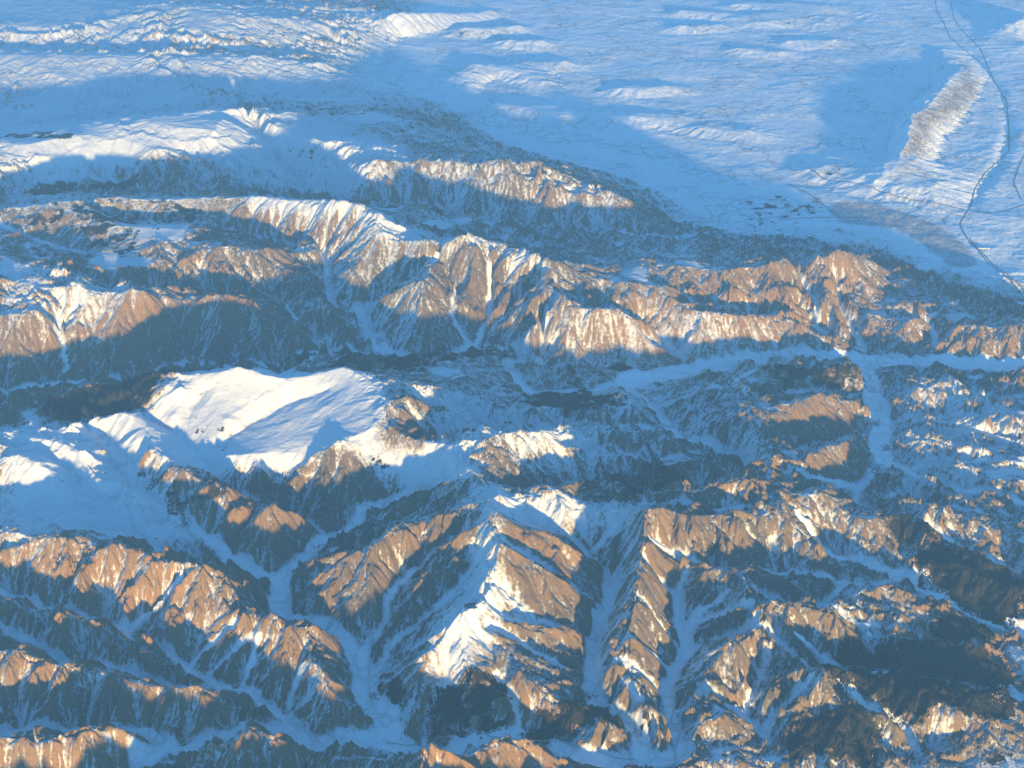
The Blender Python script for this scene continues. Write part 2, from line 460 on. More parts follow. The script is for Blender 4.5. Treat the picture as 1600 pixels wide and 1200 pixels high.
v F 560,120,350 640,220,280 640,290,220
v F 720,130,300 780,300,120 850,420,20
r F 1000,250,250 1080,200,330 1180,240,310 1300,240,200 1450,260,60
r F 800,200,280 830,290,180 950,350,130 1040,440,30
r F 800,160,330 920,200,230 1000,270,200 1100,330,200 1190,400,60
r F 1290,340,220 1350,310,320 1500,330,320 1600,310,320 1700,330,320
r F 1350,310,320 1380,400,180 1400,480,20
r F 1500,330,320 1460,420,180 1480,490,20
r F 1600,380,250 1560,440,150 1580,490,20
r F 1180,370,180 1240,400,160 1300,470,20
v F 1180,440,10 1200,380,60 1150,300,130 1200,270,160
r F 1370,100,60 1430,85,150 1500,100,100
r F 940,130,60 1050,120,140 1130,140,60
r X 1190,370,60 1240,360,120 1290,360,170 1345,372,130 1390,388,60
r X 1130,365,30 1180,362,90 1240,362,120
r H 40,790,500 100,780,600 180,735,800 300,745,800 520,740,840 600,750,800 750,745,860 900,750,880 1000,790,750 1100,840,600 1230,880,450 1320,940,300 1420,1000,150 1560,1080,20
r H 700,760,820 750,790,700 800,800,680 870,850,600 950,870,560 1050,885,500 1180,920,400 1250,980,250 1330,1060,60
r H 750,790,700 680,830,600 560,930,300 500,970,130
r H 180,735,800 100,850,450 60,940,200
r H 520,740,840 460,850,450 430,940,200
r H 870,850,600 830,940,330 830,1010,100
r H 1050,885,500 1060,970,250 1080,1040,80
v H 860,830,620 1000,860,480 1200,900,380
r H 1030,770,360 1200,800,270 1350,870,200 1480,960,100 1560,1050,20
v H 60,945,350 250,945,250 400,950,200 550,990,150 720,1025,100 900,1030,80 1100,1055,50 1400,1090,20 1600,1110
r H 130,965,420 300,955,400 480,965,370 600,1005,250 720,1040,120
r H 300,1035,330 600,1040,330 800,1035,300 1000,1060,200
r H 690,1100,330 800,1080,330 950,1115,300
r H 860,1150,330 1000,1125,330 1150,1140,260 1300,1150,150
v H 350,1110,400 480,1100,300 700,1070,200 1000,1095,150
v30 G 1130,540,350 1220,640,280 1300,750,200 1420,830,130 1430,890,80 H 60,940,80
r G 1230,500,500 1260,580,480 1400,630,450
r G 1280,700,300 1440,640,600 1520,650,640 1600,650,640 H 60,690,640 180,680,640 270,710,560 
r G 1600,790,350 H 40,790,500
r G 1430,890,120 1500,850,250 1600,790,350
r G 850,710,400 940,735,390 1100,710,380 1180,710,360 1260,760,250 1400,880,80
r G 450,560,650 550,590,680 680,550,720 760,590,680 1000,600,650 1030,550,640 1130,600,500 1220,680,300
r G 680,550,720 720,530,700 900,540,650 950,510,600 1180,510,550
r G -60,640,600 100,670,620 370,620,660 600,655,580 720,700,520 830,710,450 940,740,390
r G -60,710,560 0,720,560 160,730,500 300,760,400
r G 1000,600,650 960,690,450
r G 370,630,650 430,760,380
r G 600,655,580 560,780,320
r G 100,670,620 150,790,360
v G 0,900,300 250,830,260 500,830,230 700,890,200 900,900,180 1300,905,110 1430,895,80
v40 G -60,580,300 0,580,300 330,530,250 700,500,200 1000,480,150 1300,465,110 1600,465,60 H 400,470,40 800,480,20 1200,500
r G -60,250,500 0,250,500 500,255,520 850,260,500 1100,260,450 1300,290,300 1500,300,150
r G 180,260,500 60,370,300 60,480,100
r G 360,255,510 280,340,380 180,430,200 120,500,100
r G 600,257,510 460,350,350 430,500,100
r G 280,340,400 380,430,230 400,500,100
r G 850,262,500 700,340,380 620,420,200 560,500,100
r G 700,340,380 800,430,200
r G 1000,262,480 1060,380,250 1080,450,110
r G 1200,270,380 1150,400,150
v G -60,220,330 500,235,330 900,230,300 1300,240,150
r G -60,130,500 20,110,520 200,125,540 350,110,520 560,100,400
r G 620,60,560 720,15,620 900,45,620 1030,70,620 1150,70,560 1400,100,330
r G 700,105,500 750,100,540 860,130,560 1070,155,480 1300,200,200
r G 1250,70,400 1400,95,350 1500,130,200
r G 900,20,560 1050,30,560 1200,50,400
r G 200,125,540 100,200,330
r G 900,140,540 820,200,380
r H 0,520,300 160,515,350 330,560,300 430,620,100 550,650,20
r H 550,665,110 700,690,90 830,730,20
r H 500,440,30 560,350,120 640,300,180 850,320,130 950,380,60
r H 560,500,120 800,490,130 1050,520,100 1300,540,70 1600,540,50
r H 0,360,100 160,370,110 330,430,40
r H 250,60,100 550,65,110 700,50,60
r H 570,130,80 830,120,80
r H 770,185,70 950,190,70
r H 870,290,70 1050,285,70
r H 1300,410,70 1550,400,80
r I 0,50,100 200,60,110
r I 250,20,90 500,15,130 740,35,80
r I 270,80,100 420,65,120 560,45,130
r I 360,100,90 640,75,100
r I 0,120,100 190,115,100
r I 500,190,90 720,185,80
r I 280,225,70 480,240,70
r I 860,40,70 1000,100,70
r I 700,80,70 640,110,60
r I 100,580,50 350,610,60
r I 620,790,40 740,760,70 850,730,60
r I 1210,225,150 1310,310,220 1240,400,260 1130,520,300 1060,540,280 1080,570,280 1040,690,260 1000,780,200 900,850,100
r I 860,850,60 1000,860,110 1130,850,150 1250,930,60
r I 1130,850,150 1240,800,80
v20 I 1350,250 1430,330 1490,420 1530,600 1500,740 1350,950
v20 I 1150,240 1180,400 1050,490 1000,560 980,680 940,760
r I 1450,200,120 1500,150,200 1600,80,320 1700,60,350
r I 1530,240,120 1600,200,220
"""
#LINES_END
# ------------------------------------------------------------------ base heights on a 50 m grid
GS = 40.0
GX0, GX1, GY0, GY1 = -20500.0, 20500.0, 4500.0, 49500.0
NX = int((GX1 - GX0) / GS) + 1
NY = int((GY1 - GY0) / GS) + 1
lines = parse(LINES)


def raster(sel):
    """heights along survey lines on the grid, averaged where several cross a cell"""
    sm = np.zeros((NY, NX)); ct = np.zeros((NY, NX))
    for kind, w, pts in lines:
        if kind != sel:
            continue
        for (x0, y0, z0), (x1, y1, z1) in zip(pts[:-1], pts[1:]):
            L = math.hypot(x1 - x0, y1 - y0)
            n = max(2, int(L / (GS * .5)))
            t = np.linspace(0, 1, n)
            x = x0 + (x1 - x0) * t; y = y0 + (y1 - y0) * t; z = z0 + (z1 - z0) * t
            if sel == 'r':      # crests wander and rise and fall a little
                wob = np.sin(np.pi * t) * min(1.0, L / 600.0)
                x = x + 70 * fbm(x, y, 700.0, 3, 0) * wob
                y = y + 70 * fbm(x, y, 700.0, 3, 1) * wob
                z = z + 18 * fbm(x, y, 500.0, 3, 2) * wob
            else:
                wob = np.sin(np.pi * t) * min(1.0, L / 600.0)
                x = x + 60 * fbm(x, y, 600.0, 3, 0) * wob
                y = y + 60 * fbm(x, y, 600.0, 3, 1) * wob
            i = np.round((x - GX0) / GS).astype(int); j = np.round((y - GY0) / GS).astype(int)
            ok = (i >= 0) & (i < NX) & (j >= 0) & (j < NY)
            np.add.at(sm, (j[ok], i[ok]), z[ok]); np.add.at(ct, (j[ok], i[ok]), 1)
    return sm, ct


def poly_mask(poly, z=0.0, raw=False):
    if raw:
        P = np.array(poly)
    elif 'BASE_S' in globals():      # drape the outline over the slopes it lies on
        P = []
        for a, b in poly:
            zz = np.arange(1500.0, -460.0, -8.0)
            hx, hy = unproject(a, b, zz)
            hit = np.nonzero(zz < samp(BASE_S, hx, hy))[0]
            zh = zz[hit[0]] if len(hit) else z
            P.append(unproject(a, b, float(np.clip(zh, z - 180, z + 220))))
        P = np.array(P)
    else:
        P = np.array([unproject(a, b, z) for a, b in poly])
    xs = GX0 + GS * np.arange(NX); ys = GY0 + GS * np.arange(NY)
    X, Y = np.meshgrid(xs, ys)
    ins = np.zeros(X.shape, bool)
    n = len(P)
    for k in range(n):
        xa, ya = P[k]; xb, yb = P[(k + 1) % n]
        if ya == yb:
            continue
        c = (ya > Y) != (yb > Y)
        ins ^= c & (X < (xb - xa) * (Y - ya) / (yb - ya) + xa)
    return ins


def blur(a, r, n=2):
    a = a.astype(np.float64)
    for _ in range(n):
        for ax in (0, 1):
            p = np.pad(a, [(r + 1, r) if q == ax else (0, 0) for q in (0, 1)], mode='edge')
            c = np.cumsum(p, axis=ax)
            if ax == 0:
                a = (c[2 * r + 1:] - c[:-(2 * r + 1)]) / (2 * r + 1)
            else:
                a = (c[:, 2 * r + 1:] - c[:, :-(2 * r + 1)]) / (2 * r + 1)
    return a


def dist_to(mask, maxd=60):
    """approximate distance in metres to True cells (two-pass style relaxation)"""
    d = np.where(mask, 0.0, 1e6)
    r2 = math.sqrt(2)
    for _ in range(maxd):
        e = d.copy()
        e[1:] = np.minimum(e[1:], d[:-1] + 1); e[:-1] = np.minimum(e[:-1], d[1:] + 1)
        e[:, 1:] = np.minimum(e[:, 1:], d[:, :-1] + 1); e[:, :-1] = np.minimum(e[:, :-1], d[:, 1:] + 1)
        e[1:, 1:] = np.minimum(e[1:, 1:], d[:-1, :-1] + r2); e[:-1, :-1] = np.minimum(e[:-1, :-1], d[1:, 1:] + r2)
        e[1:, :-1] = np.minimum(e[1:, :-1], d[:-1, 1:] + r2); e[:-1, 1:] = np.minimum(e[:-1, 1:], d[1:, :-1] + r2)
        if np.array_equal(e, d):
            break
        d = e
    return d * GS


rs, rc = raster('r')
vs, vc = raster('v')
plain = poly_mask(PLAIN, -PLAIN_DROP + 25)
# the plain is pinned at a sparse net of points except near its low hills
near_r = dist_to(rc > 0, 16)
xs = GX0 + GS * np.arange(NX); ys = GY0 + GS * np.arange(NY)
GXX, GYY = np.meshgrid(xs, ys)
plain_pin = plain & (near_r > 700) & ((np.arange(NX)[None, :] % 4) == 0) & ((np.arange(NY)[:, None] % 4) == 0)
# ground in front of (below) the picture: unseen hills, added and higher at left for the shade they cast into it
front_y = unproject(800, 1205, 60)[1]
fm = (GYY < front_y - 250)
ridged = 1 - np.abs(fbm(GXX, GYY, 2300.0, 3, 1)) * 3.2
front_pin = fm & ((np.arange(NX)[None, :] % 2) == 0) & ((np.arange(NY)[:, None] % 2) == 0)
Z = np.zeros((NY, NX)); fix = np.zeros((NY, NX), bool)
Z[plain_pin] = (25 - PLAIN_DROP + 25 * fbm(GXX, GYY, 2600.0, 3, 2))[plain_pin]; fix |= plain_pin
Z[front_pin] = ((120 + 400 * np.clip(ridged, 0, 1)) * (1 - .85 * smooth(-500, 1800, GXX)))[front_pin]; fix |= front_pin
m = (vc > 0); Z[m] = (vs / np.maximum(vc, 1))[m]; fix |= m
m = (rc > 0) & ~(vc > 0); Z[m] = (rs / np.maximum(rc, 1))[m]; fix |= m


def membrane(Z, fix, its):
    """harmonic surface through the pinned cells, coarse to fine"""
    ny, nx = Z.shape
    if min(ny, nx) > 24:
        py, px = ny % 2, nx % 2
        Zp = np.pad(np.where(fix, Z, 0), ((0, py), (0, px))); Fp = np.pad(fix.astype(float), ((0, py), (0, px)))
        a = Zp.reshape(Zp.shape[0] // 2, 2, Zp.shape[1] // 2, 2).sum((1, 3))
        c = Fp.reshape(Fp.shape[0] // 2, 2, Fp.shape[1] // 2, 2).sum((1, 3))
        Zc = membrane(a / np.maximum(c, 1), c > 0, its)
        U = np.repeat(np.repeat(Zc, 2, 0), 2, 1)[:ny, :nx]
        U = np.where(fix, Z, U)
    else:
        U = np.where(fix, Z, Z[fix].mean() if fix.any() else 0.0)
    for _ in range(its):
        P = np.pad(U, 1, mode='edge')
        V = 0.25 * (P[2:, 1:-1] + P[:-2, 1:-1] + P[1:-1, 2:] + P[1:-1, :-2])
        U = np.where(fix, Z, V)
    return U


BASE = membrane(Z, fix, 60)
# fuller flanks: raise the harmonic surface between its valley net and its crest net
LOW = np.minimum(membrane(Z, ((vc > 0) | plain_pin | front_pin), 30), BASE)
TOP = np.maximum(membrane(Z, (rc > 0) & ~(vc > 0) | front_pin, 30), BASE + 1)
tt_ = np.clip((BASE - LOW) / np.maximum(TOP - LOW, 20), 0, 1)
BASE = BASE + (TOP - LOW) * (tt_ ** .88 - tt_) * (TOP - LOW > 20)
# valley floors: width along each surveyed river
floor_d = np.full((NY, NX), 1e6)
for wsel in sorted({w for k, w, p in lines if k == 'v'}):
    mm = np.zeros((NY, NX), bool)
    for kind, w, pts in lines:
        if kind == 'v' and w == wsel:
            for (x0, y0, z0), (x1, y1, z1) in zip(pts[:-1], pts[1:]):
                n = max(2, int(math.hypot(x1 - x0, y1 - y0) / (GS * .5)))
                t = np.linspace(0, 1, n)
                x = x0 + (x1 - x0) * t; y = y0 + (y1 - y0) * t
                wob = np.sin(np.pi * t) * min(1.0, math.hypot(x1 - x0, y1 - y0) / 600.0)
                x = x + 60 * fbm(x, y, 600.0, 3, 0) * wob
                y = y + 60 * fbm(x, y, 600.0, 3, 1) * wob
                i = np.round((x - GX0) / GS).astype(int); j = np.round((y - GY0) / GS).astype(int)
                ok = (i >= 0) & (i < NX) & (j >= 0) & (j < NY)
                mm[j[ok], i[ok]] = True
    floor_d = np.minimum(floor_d, dist_to(mm, 18) - (wsel * .38 + max(0.0, wsel - 50) * 0.7))


def stream_detail(B, fixed, its=12):
    """let water run over the surface: channels flatten with the area they drain, spurs stay steep"""
    ny, nx = B.shape; N = ny * nx
    gy_, gx_ = np.gradient(blur(B, 3, 2), GS)
    G = np.clip(blur(np.sqrt(gx_ ** 2 + gy_ ** 2), 3, 1), .01, .6).ravel()
    h = (B + 14 * fbm(GXX, GYY, 420.0, 4, 0) * np.clip(G.reshape(ny, nx) / .15, 0, 1)).ravel()
    idx = np.arange(N)
    nb = [(-1, -1), (-1, 0), (-1, 1), (0, -1), (0, 1), (1, -1), (1, 0), (1, 1)]
    jit = rng.random((8, N)).astype(np.float32) * .5 + .75
    fx = fixed.ravel()
    for it in range(its):
        hp = np.pad(h.reshape(ny, nx), 1, constant_values=1e9)
        best = np.zeros(N); rec = np.full(N, -1); dist = np.ones(N); lowest = np.full(N, 1e9)
        for k, (a, b) in enumerate(nb):
            hn = hp[1 + a:1 + a + ny, 1 + b:1 + b + nx].ravel()
            d = GS * math.hypot(a, b)
            s_ = (h - hn) / d * jit[k]
            m_ = s_ > best
            best[m_] = s_[m_]; rec[m_] = idx[m_] + a * nx + b; dist[m_] = d
            lowest = np.minimum(lowest, hn)
        pit = (rec < 0) & ~fx
        rec[(rec < 0) | fx] = N
        root = rec == N
        P = np.append(rec, N)
        A = np.full(N, GS * GS)
        ptr = P.copy(); ptrs = []
        for _ in range(12):
            ptrs.append(ptr)
            A = A + np.bincount(ptr, np.append(A, 0.0), minlength=N + 1)[:N]
            ptr = ptr[ptr]
            if (ptr == N).all():
                break
        s_ = np.clip(1.25 * G * (A / (220.0 ** 2)) ** -.32, .004, .8)
        inc = np.where(root, np.where(pit, np.maximum(h, lowest + .5), h), s_ * dist)
        H = np.append(inc, 0.0)
        for ptr in ptrs:
            H = H + H[ptr]
        hn = H[:N]
        hn = np.where(pit, lowest + .5, hn)
        h = h * .35 + hn * .65
    h = h.reshape(ny, nx)
    return h - blur(h, 9, 2), np.log10(A.reshape(ny, nx))


DET, DRAIN = stream_detail(BASE, (vc > 0) | plain_pin | front_pin)
DET = np.clip(DET, -220, 220)
BASE_B = BASE.copy()
BASE = BASE + 0.4 * DET
print('detail rms', DET.std(), 'pct', np.percentile(DET, [1, 5, 50, 95, 99]))
BASE_S = blur(BASE, 1, 1) * .5 + BASE * .5
PLAIN_ALL = blur(plain, 16, 2)
CREST = blur(tt_ * (TOP - LOW > 20), 1, 1)
RELIEF = blur(np.clip(TOP - LOW, 0, 1200), 6, 2)
gy, gx = np.gradient(blur(BASE, 1, 2), GS)


def samp(G, x, y):
    u = np.clip((x - GX0) / GS, 0, NX - 1.001); v = np.clip((y - GY0) / GS, 0, NY - 1.001)
    i = u.astype(np.int64); j = v.astype(np.int64)
    a = (u - i); b = (v - j)
    return (G[j, i] * (1 - a) + G[j, i + 1] * a) * (1 - b) + (G[j + 1, i] * (1 - a) + G[j + 1, i + 1] * a) * b


# ------------------------------------------------------------------ erosion gullies: stripes that run down the slope, octave on octave
def gullies(x, y, gx_, gy_, cell, freq, seed):
    """x, y in metres; returns cos, sin of the stripe phase and the phase gradient"""
    n = np.sqrt(gx_ * gx_ + gy_ * gy_) + 1e-9
    sx, sy = (-gy_ / n) * freq * 2 * math.pi / cell, (gx_ / n) * freq * 2 * math.pi / cell
    px = x / cell + seed * 13.7; py = y / cell + seed * 7.3
    ix = np.floor(px); iy = np.floor(py)
    fx = (px - ix).astype(np.float32); fy = (py - iy).astype(np.float32)
    ix = ix.astype(np.int64); iy = iy.astype(np.int64)
    C = np.zeros_like(fx); S = np.zeros_like(fx); W = np.zeros_like(fx)
    sx = sx.astype(np.float32); sy = sy.astype(np.float32)
    for a in (-1, 0, 1, 2):
        for b in (-1, 0, 1, 2):
            T = TAB[(ix + a) & 511, (iy + b) & 511]
            vx = fx - a - (T[:, 0] - .5) * .9 - 0.0
            vy = fy - b - (T[:, 1] - .5) * .9 - 0.0
            w = np.maximum(np.exp(-2 * (vx * vx + vy * vy)) - 0.0111, 0)
            ph = (vx * sx + vy * sy) * cell
            C += np.cos(ph) * w; S += np.sin(ph) * w; W += w
    C /= W; S /= W
    mag = np.maximum(np.sqrt(C * C + S * S), 0.35)
    return C / mag, S / mag, sx, sy


def terrain(x, y):
    """height and surface qualities at world points (1-D arrays)"""
    wx = 45 * fbm(x, y, 420.0, 3, 0); wy = 45 * fbm(x, y, 420.0, 3, 1)
    xw, yw = x + wx, y + wy
    soft = samp(SOFT, xw, yw)            # smooth snowfields carry fewer gullies
    h = samp(BASE_S, xw, yw); h = h + (samp(BASE_B, xw, yw) - h) * soft * .9
    gx_ = samp(gx, xw, yw); gy_ = samp(gy, xw, yw)
    sl = np.sqrt(gx_ ** 2 + gy_ ** 2)
    fd = samp(floor_d, xw, yw)
    fl = smooth(0, 60, fd)              # 0 on valley floors
    relief = smooth(0.02, 0.2, sl)
    gh = np.zeros_like(h); vein = np.zeros_like(h)
    rel_m = np.maximum(samp(RELIEF, xw, yw), sl * 1100)
    plm = samp(PLAIN_ALL, x, y)
    crest = smooth(.72, .97, samp(CREST, xw, yw))
    gxx = gx_ + 0.02 * fbm(x, y, 900.0, 2, 2); gyy = gy_ + 0.02 * fbm(x, y, 900.0, 2, 0)
    k = 0
    for wl, amp in ((640, .155), (320, .155), (155, .16), (82, .14), (44, .12)):
        c, s, dx, dy = gullies(x, y, gxx, gyy, wl * 1.25, 1.25, k + 1)
        m_ = relief * fl * (1 - soft * .93) * (0.65 + 0.6 * smooth(-.5, .5, fbm(x, y, 1800.0, 2, k % 3)))
        m_ = m_ * (1 - (.65, .5, .35, .2, 0)[k] * crest)
        m_ = m_ * (1 - .85 * plm) * (1 - (0, .1, .6, .9, 1)[k] * smooth(23000, 29000, y))
        A = np.minimum(amp * wl, .13 * rel_m * (2.0, 1.5, 1.0, .6, .4)[k]) * m_
        if k < 3:
            tri = np.arcsin(np.clip(c, -1, 1) * .96) * (2 / math.pi) * 1.1
            dtri = -s / np.sqrt(1.05 - np.clip(c, -1, 1) ** 2 * .92) * .72
        else:
            tri = c; dtri = -s
        gh += A * tri
        vein -= (0, .30, .32, .26, .18)[k] * tri * m_ * (1 - .6 * plm)
        gxx = gxx + A * dtri * dx * .85; gyy = gyy + A * dtri * dy * .85
        k += 1
    rough = fbm(x, y, 260.0, 5, 1)
    h2 = h + gh + rough * (6 + 16 * relief * (1 - soft)) * (0.15 + .85 * fl)
    # low swells and terraces of the plain
    pl = samp(PLAIN_S, x, y)
    low = (1 - np.abs(fbm(x, y, 1900.0, 6, 2, .6)) * 3.0)
    h2 = h2 + pl * 22 * np.clip(low, 0, 1) * (1 - relief) * fl
    return h2, (gh, vein), sl, fl, soft, pl, fd


def pm(poly, r=4, z=None, n=2):
    if z is None:
        P = poly
        return blur(poly_mask([(a, b) for a, b in P], 200.0), r, n)
    return blur(poly_mask(poly, z), r, n)


PLAIN_S = blur(plain & (near_r > 500), 8, 2)
PLATEAU = [(100, 665), (230, 650), (300, 590), (370, 573), (440, 590), (545, 575), (590, 605), (612, 650), (590, 690), (690, 700), (740, 735),
           (700, 760), (560, 700), (470, 720), (430, 750), (350, 735), (300, 735), (200, 700)]
SOFT = np.clip(pm(PLATEAU, 4, 560) + .8 * pm([(0, 660), (110, 665), (240, 760), (330, 850), (250, 850), (120, 830), (0, 830)], 6, 420)
               + .7 * pm([(0, 300), (40, 300), (340, 305), (520, 310), (620, 345), (560, 330), (370, 340), (200, 400), (0, 400)], 5, 700)
               + .8 * pm([(0, 195), (200, 180), (340, 170), (480, 215), (600, 220), (640, 245), (420, 235), (240, 245), (0, 250)], 5, 600)
               + .6 * pm([(700, 640), (740, 740), (780, 860), (700, 1000), (660, 1050), (760, 1080), (900, 1000), (840, 930), (800, 860), (1000, 800), (880, 770), (760, 760)], 5, 400)
               + .6 * pm([(380, 590), (700, 560), (1100, 560), (1060, 640), (700, 620), (600, 600)], 5, 60), 0, 1)

# ------------------------------------------------------------------ ground cover maps (what grows and lies where)
SNOWY = np.clip(pm(PLATEAU, 3, 560) * 1.0
                + .8 * pm([(0, 660), (110, 660), (240, 750), (330, 850), (240, 860), (120, 835), (0, 840)], 4, 420)
                + .75 * pm([(0, 180), (340, 165), (640, 235), (560, 300), (500, 300), (300, 240), (0, 290)], 8, 600)
                + .55 * pm([(370, 305), (620, 335), (860, 410), (600, 370), (560, 330), (380, 320)], 2, 850)
                + .55 * pm([(0, 410), (150, 440), (300, 460), (120, 520), (0, 500)], 5, 640)
                + .8 * pm([(640, 690), (740, 690), (760, 820), (700, 1000), (650, 1055), (720, 1060), (800, 960), (770, 860), (780, 800), (1060, 800), (1000, 780), (760, 755)], 3, 500)
                + .6 * pm([(600, 600), (900, 670), (980, 740), (860, 745), (740, 720), (620, 650)], 6, 350)
                + .35 * pm([(1380, 600), (1600, 620), (1600, 790), (1400, 780)], 8, 60)
                + .22 * pm([(560, 430), (700, 480), (1000, 500), (1300, 500), (1300, 560), (900, 600), (600, 545)], 10, 300)
                + .3 * pm([(620, 600), (1000, 610), (1170, 700), (1100, 740), (700, 690)], 8, 250)
                + .3 * pm([(-100, 0), (640, 0), (640, 170), (-100, 170)], 12, 400), 0, 1)
PLAIN_PALE = blur(plain, 14, 2)  # whole plain lightened, the paleness of far haze put into its snow colour
FOREST_POLYS = [
    ([(68, 632), (110, 618), (200, 600), (300, 587), (290, 600), (250, 625), (210, 650), (140, 663), (80, 660)], 330),
    ([(655, 1080), (690, 1050), (760, 1050), (840, 1085), (880, 1090), (900, 1080), (960, 1110), (1000, 1120), (990, 1150), (900, 1140), (860, 1155), (740, 1150), (650, 1150), (640, 1120)], 120),
    ([(585, 1055), (620, 1050), (650, 1080), (640, 1095), (600, 1095)], 80),
    ([(1370, 808), (1400, 805), (1430, 825), (1500, 860), (1600, 905), (1600, 960), (1570, 970), (1530, 960), (1430, 915), (1420, 880), (1440, 850), (1390, 830)], 190),
    ([(1440, 1000), (1470, 965), (1560, 980), (1565, 1010), (1480, 1000)], 100),
    ([(1305, 1035), (1310, 1005), (1370, 1000), (1420, 1000), (1480, 1005), (1560, 1030), (1580, 1080), (1480, 1065), (1390, 1045), (1330, 1040)], 150),
    ([(1265, 1042), (1310, 1045), (1400, 1060), (1500, 1075), (1580, 1090), (1600, 1110), (1560, 1125), (1510, 1125), (1480, 1100), (1440, 1130), (1370, 1110), (1340, 1070), (1300, 1060)], 180),
    ([(1205, 1130), (1230, 1118), (1290, 1120), (1300, 1095), (1340, 1098), (1360, 1120), (1370, 1150), (1380, 1200), (1330, 1200), (1290, 1165), (1250, 1180), (1220, 1165)], 130),
    ([(30, 315), (60, 290), (115, 280), (120, 300), (200, 275), (240, 300), (100, 316)], 250),
    ([(130, 225), (0, 215), (40, 207), (110, 205)], 620),
    ([(350, 178), (430, 160), (560, 170), (700, 200), (640, 225), (520, 205), (400, 170)], 150),
    ([(440, 580), (470, 555), (540, 545), (610, 555), (700, 545), (800, 555), (800, 570), (690, 575), (640, 590), (560, 590)], 150),
    ([(780, 625), (860, 615), (960, 610), (990, 640), (860, 645)], 150),
    ([(690, 690), (730, 672), (850, 670), (800, 680), (720, 700)], 250),
    ([(870, 740), (960, 735), (1100, 710), (1160, 705), (1100, 745), (960, 790), (900, 770)], 200),
    ([(1150, 570), (1240, 572), (1345, 575), (1360, 610), (1300, 600), (1200, 600)], 150),
    ([(850, 600), (900, 560), (960, 565), (1010, 580), (940, 605)], 60),
    ([(560, 290), (580, 320), (700, 322), (760, 350), (660, 345), (580, 330)], 330),
    ([(1020, 345), (950, 280), (880, 262), (980, 270), (1070, 340), (1090, 380)], 120),
    ([(1160, 300), (1210, 288), (1290, 305), (1300, 330), (1230, 340), (1170, 335)], 10),
    ([(20, 330), (60, 325), (250, 312), (330, 330), (300, 345), (200, 400), (120, 390), (60, 360)], 700),
    ([(205, 740), (215, 710), (250, 715), (300, 760), (360, 790), (300, 810), (250, 800)], 400),
]
FOREST = np.zeros((NY, NX))
for k, (P_, z_) in enumerate(FOREST_POLYS):
    wgt = {0: .9, 1: .62, 2: .6, 8: .8, 9: .6, 10: .2, 11: .6, 12: .6, 13: .45, 14: .45, 15: .4, 16: .5, 17: .3, 18: .2, 19: .3, 20: .42, 21: .3}.get(k, 1.0)
    FOREST = np.maximum(FOREST, wgt * blur(poly_mask(P_, z_), 2, 2))
TOWN = blur(poly_mask([(1290, 305), (1340, 300), (1420, 320), (1480, 345), (1520, 375), (1540, 400), (1500, 410), (1460, 380), (1400, 345), (1310, 335)], 10), 4, 2)

BARE = pm([(1472, 75), (1500, 105), (1492, 130), (1430, 178), (1410, 178), (1418, 195), (1405, 240), (1388, 275), (1400, 285), (1445, 235), (1455, 200), (1480, 180), (1530, 140), (1525, 105)], 4, 0)

# ------------------------------------------------------------------ the ground mesh: rows grow with distance, columns fan out
NROW, NCOL = 1900, 1450
y_rows = 5600.0 * np.exp(np.linspace(0, math.log(49000.0 / 5600.0), NROW))
u = np.linspace(-1, 1, NCOL)
half = y_rows * 0.395 + 1500.0
X = (u[None, :] * half[:, None]).ravel()
Y = np.repeat(y_rows, NCOL)
HH = np.empty(X.size, np.float32); COVER = np.empty(X.size, np.float32); FOR = np.empty(X.size, np.float32)
FD = np.empty(X.size, np.float32); TWN = np.empty(X.size, np.float32); WARM = np.empty(X.size, np.float32); PLN = np.empty(X.size, np.float32); SFT = np.empty(X.size, np.float32); PALE = np.empty(X.size, np.float32)
CH = 400000
for s0 in range(0, X.size, CH):
    q = slice(s0, min(X.size, s0 + CH))
    x, y = X[q], Y[q]
    h, gh, sl, fl, soft, pl, fd = terrain(x, y)
    HH[q] = h
    FD[q] = fd
    SFT[q] = soft
    PALE[q] = np.maximum(samp(PLAIN_PALE, x, y), np.maximum(soft * .25, .85 * (1 - smooth(-20, 40, fd))))
    PLN[q] = np.maximum(samp(PLAIN_ALL, x, y), (1 - fl) * .8)
    wx = 120 * fbm(x, y, 500.0, 4, 0); wy = 120 * fbm(x, y, 500.0, 4, 1)
    snowy = samp(SNOWY, x + wx, y + wy)
    FOR[q] = samp(FOREST, x + wx, y + wy)
    TWN[q] = samp(TOWN, x + wx, y + wy)
    # snow lies on gentle ground, on valley floors and in the gullies; steep ribs are blown bare
    c = 0.46 + .26 * smooth(15000, 27000, y) + .8 * snowy + .5 * (1 - smooth(0.03, 0.13, sl)) + .8 * (1 - fl) - .002 * gh[0] * fl + gh[1] * fl * .42 + .19 * fbm(x, y, 1300.0, 5, 2) + .25 * samp(PLAIN_ALL, x, y)
    COVER[q] = c - .45 * samp(BARE, x + wx, y + wy)
    WARM[q] = .5 + .5 * fbm(x, y, 2500.0, 4, 0)
HG = HH.reshape(NROW, NCOL)
# slope aspect: sun-facing (south, towards -y) slopes have lost more snow than the sheltered ones
dHy = np.gradient(HG, axis=0) / np.gradient(y_rows)[:, None]
asp = np.clip(dHy, -0.8, 0.8)
COVER = COVER - (0.38 * np.clip(asp, 0, 1) - 0.25 * np.clip(-asp, 0, 1)).ravel() * (1 - .6 * np.clip(COVER - .6, 0, 1))
dHx = np.gradient(HG, axis=1) / (half[:, None] * 2 / (NCOL - 1))
# left-facing flanks carry more snow, a contrast painted to bring out spurs in shade
COVER = COVER + (0.28 * np.clip(dHx, -.7, .7)).ravel() * (1 - SFT * .8)
COVER = np.clip(COVER, 0, 1.0).astype(np.float32)

